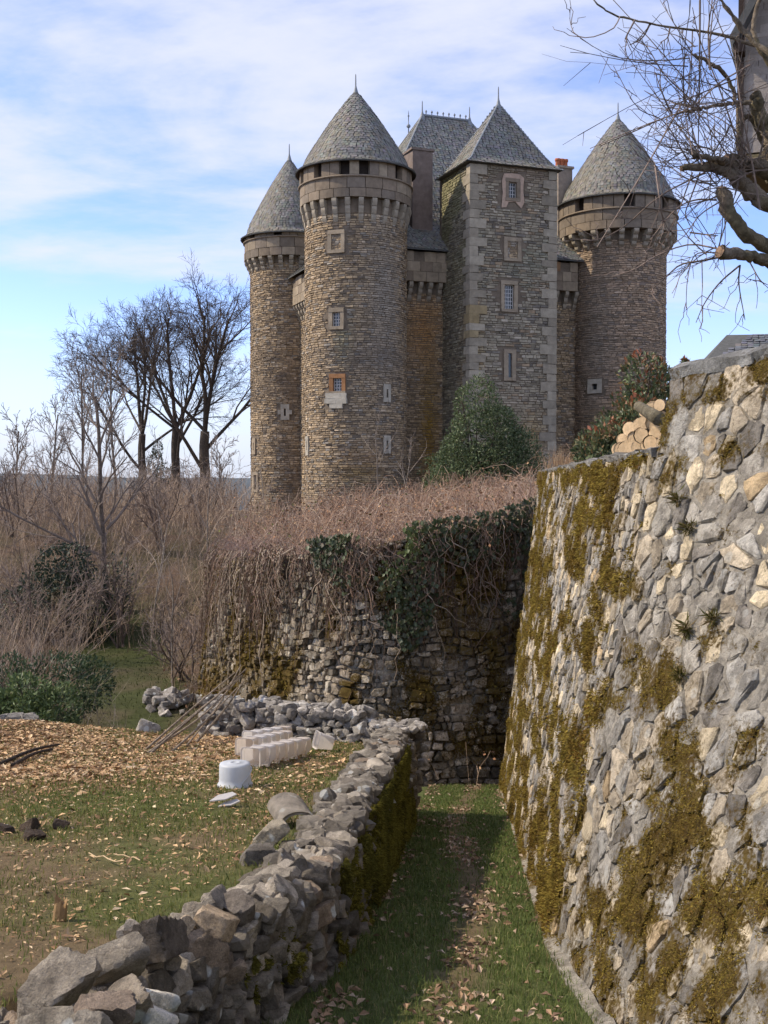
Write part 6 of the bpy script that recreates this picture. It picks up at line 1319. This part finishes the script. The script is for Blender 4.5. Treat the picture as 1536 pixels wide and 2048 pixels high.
def tub(p, d, r, l, col, label, group):
    """tapered square-shouldered tub on its side; d points to its closed end"""
    o = thing('plastic_tub', label, 'tub', tuple(p), group); d = unit(d); a = unit(np.cross(d, A([0, 0, 1.]))); b = np.cross(a, d); n = 32; th = .09 + np.arange(n) * 2 * math.pi / n
    sq = 1 / (np.abs(np.cos(th)) ** 7 + np.abs(np.sin(th)) ** 7) ** (1 / 7)
    prof = [(.0, 1.13), (.004, 1.15), (.012, 1.15), (.016, 1.0), (.07, .99), (.075, .95), (l - .02, .84), (l, .80)]; V = []; k = len(prof)
    for x, s in prof: V.append(d * x + (np.cos(th)[:, None] * a + np.sin(th)[:, None] * b) * (r * s * sq)[:, None])
    V.append(np.broadcast_to(d * l, (1, 3))); V = np.vstack(V); i, j = np.meshgrid(np.arange(k - 1), np.arange(n), indexing='ij'); j2 = (j + 1) % n
    g = Geo().add(V, quads=np.stack([i * n + j, (i + 1) * n + j, (i + 1) * n + j2, i * n + j2], -1).reshape(-1, 4), tris=[[(k - 1) * n + q, k * n, (k - 1) * n + (q + 1) % n] for q in range(n)], col=col); s_ = g.build('shell', M_PLAS, o, smooth=False); return o
for u0, v0, u1, v1, n, lab, gr in ((500, 1535, 628, 1503, 6, 'translucent plastic tub in the front nested row beside the bucket', 'front row of nested tubs'), (488, 1512, 590, 1487, 5, 'translucent plastic tub in the middle nested row', 'middle row of nested tubs'), (500, 1494, 590, 1474, 4, 'translucent plastic tub in the back nested row against the low wall', 'back row of nested tubs')):
    a, b = fz(u0, v0), fz(u1, v1)
    for k in range(n):
        f = k / n * .85; p = a + (b - a) * f; p[2] += .105; tub(p, (b - a) * A([1, 1, .3]) + A([0, 0, .02]), .095, .24, tcol[rng.integers(3)], lab, gr)
p = fz(632, 1500); p[2] += .14; tub(p, A([.5, .2, -.15]), .09, .2, tcol[0], 'translucent plastic tub wedged on end against the wall stones', None)
p = fz(565, 1472); g = Geo(); sh = [(-.14, 0), (.16, .0), (.13, .10), (.06, .16), (-.02, .15)]; o = thing('plastic_sheet', 'bent clear plastic sheet propped against the low wall behind the tubs', 'sheet', tuple(p + A([0, .2, .12])))
V = [(x, .02 * s, z) for s in (0, 1) for x, z in sh]; Geo().add(V, quads=[[k, (k + 1) % 5, 5 + (k + 1) % 5, 5 + k] for k in range(5)] + [[0, 1, 2, 3], [9, 8, 7, 6]], tris=[[0, 3, 4], [5, 9, 8]], col=(.45, .46, .48)).build('panel', M_PLAS, o)
p = fz(448, 1612); o = thing('plastic_litter', 'broken piece of white plastic lying on the wood chips', 'litter', tuple(p + A([0, 0, .03])))
for (dx, s_, tl) in ((0, 1, .02), (.05, .8, -.015)):
    V = A([(-.11, -.03, 0), (.02, -.05, .02), (.10, 0, .045), (.06, .05, .05), (-.05, .03, .03)]) * s_ + A([dx, -dx * .6, tl]); V = np.vstack([V, V - A([0, 0, .008])]); Geo().add(V, quads=[[k, (k + 1) % 5, 5 + (k + 1) % 5, 5 + k] for k in range(5)], tris=[[0, 1, 2], [0, 2, 3], [0, 3, 4], [7, 6, 5], [8, 7, 5], [9, 8, 5]], col=(.60, .57, .54)).build('shard', M_PLAS, o)
# broken clay pipe on the wall
p = at(585, 1632, 8.0); o = thing('clay_pipe', 'broken grey half-pipe lying hollow side down on the dry stone wall', 'pipe', tuple(p)); th = np.linspace(-.25, math.pi + .25, 14); V = []
for rr_ in (.105, .135):
    for y in (-.16, -.05, .06, .2): V += [(rr_ * math.cos(t), y, rr_ * .72 * math.sin(t)) for t in th]
V = A(V); i, j = np.meshgrid(np.arange(3), np.arange(13), indexing='ij'); q0 = np.stack([i * 14 + j, i * 14 + j + 1, (i + 1) * 14 + j + 1, (i + 1) * 14 + j], -1).reshape(-1, 4); jj = np.arange(13); rim = np.vstack([np.stack([e * 14 + jj, 56 + e * 14 + jj, 56 + e * 14 + jj + 1, e * 14 + jj + 1], -1) for e in (0, 3)])
Geo().add(V, quads=np.vstack([q0[:, ::-1], q0 + 56, rim]), col=(.29, .25, .20)).build('shell', M_ROCKA, o, smooth=True); o.rotation_euler = (.12, .1, .35)
# long poles leaning against the wall corner
for k, (u0, v0, u1, v1) in enumerate(((290, 1498, 470, 1345), (294, 1505, 478, 1358), (300, 1506, 485, 1350), (330, 1478, 492, 1338), (345, 1500, 475, 1375), (372, 1490, 482, 1330), (310, 1490, 460, 1372), (392, 1482, 488, 1362))):
    a = fz(u0, v0); a[2] += .01; b = at(u1, v1, 15.6 + .05 * k); P = catmull([tuple(a), tuple((a + b) / 2 + rng.normal(0, .025, 3)), tuple(b)], 12) - a; o = thing('wooden_pole', 'long thin grey pole leaning on the end of the low wall', 'pole', tuple(a), 'poles leaning on the low wall')
    tubes(g := Geo(), P[None], np.linspace(.014, .007, 12)[None] * rng.uniform(.8, 1.3), 6, A([.33, .26, .19]) * rng.uniform(.75, 1.2), cap=True); g.build('stick', M_BARK, o)
for k, (u0, v0, u1, v1) in enumerate(((0, 1532, 118, 1490), (25, 1535, 105, 1500))):
    a, b = fz(u0, v0), fz(u1, v1); a[2] += .03; b[2] += .03; P = catmull([tuple(a), tuple((a + b) / 2 + A([0, 0, .03])), tuple(b)], 10) - a; o = thing('branch', 'dark dead branch lying beside the heap of chips', 'branch', tuple(a), 'dead branches by the chip heap'); tubes(g := Geo(), P[None], np.linspace(.022, .012, 10)[None], 7, (.085, .065, .05), cap=True); g.build('stick', M_BARK, o)
for k, (u0, v0, u1, v1) in enumerate(((185, 1475, 330, 1440), (190, 1470, 270, 1440), (196, 1478, 262, 1448), (180, 1480, 225, 1418))):
    a, b = fz(u0, v0), fz(u1, v1); a[2] += .02; b[2] += .12; P = catmull([tuple(a), tuple((a + b) / 2 + A([0, 0, .10])), tuple(b)], 10) - a; o = thing('twig', 'bare grey twig sprawled behind the chip heap', 'twig', tuple(a), 'twigs behind the chip heap'); tubes(g := Geo(), P[None], np.linspace(.010, .004, 10)[None], 5, (.16, .13, .10)); g.build('stick', M_BARK, o)
for u, v, s in ((62, 1660, .10), (70, 1680, .11), (122, 1655, .09), (8, 1665, .10)):
    p = fz(u, v); p[2] += .02; o = put_rock(None, p, s * 1.5, (.07, .05, .036), name='earth_clod', flat=.3); o['label'] = 'dark clod of earth on the chip-strewn grass'; o['category'] = 'clod'; o['group'] = 'earth clods on the field'
p = fz(118, 1842); o = thing('stump', 'small splintered wooden stub sticking out of the field', 'stump', tuple(p)); g = Geo(); n = 9
th = np.arange(n) * 2 * math.pi / n; V = np.vstack([np.stack([.035 * np.cos(th), .03 * np.sin(th), np.full(n, -.02)], -1), np.stack([.03 * np.cos(th) + .01, .026 * np.sin(th), .09 + rng.uniform(-.03, .04, n)], -1), [[.01, 0, .06]]]); k = np.arange(n)
g.add(V, quads=np.stack([k, (k + 1) % n, n + (k + 1) % n, n + k], -1), tris=np.stack([n + k, n + (k + 1) % n, np.full(n, 2 * n)], -1), col=(.30, .19, .09)); g.build('wood', M_WOOD, o)
for u, v, s in ((390, 1745, 0), (420, 1765, 0)): pass
for k, (u0, v0, u1, v1) in enumerate(((180, 1718, 245, 1735), (228, 1716, 280, 1728), (140, 1775, 188, 1768))):
    a, b = fz(u0, v0), fz(u1, v1); a[2] += .025; b[2] += .03; o = thing('straw', 'pale dry stalk lying on the short grass', 'straw', tuple(a), 'dry stalks on the field'); tubes(g := Geo(), (np.linspace(0, 1, 6)[:, None] * (b - a) + rng.normal(0, .006, (6, 3)))[None], np.full((1, 6), .004), 5, (.52, .38, .22)); g.build('stalk', M_CHIP, o)
a, b = fz(640, 1960) if False else A([.0, 4.9, gz(0, 4.9)]), A([-.05, 5.5, gz(-.05, 5.5)])
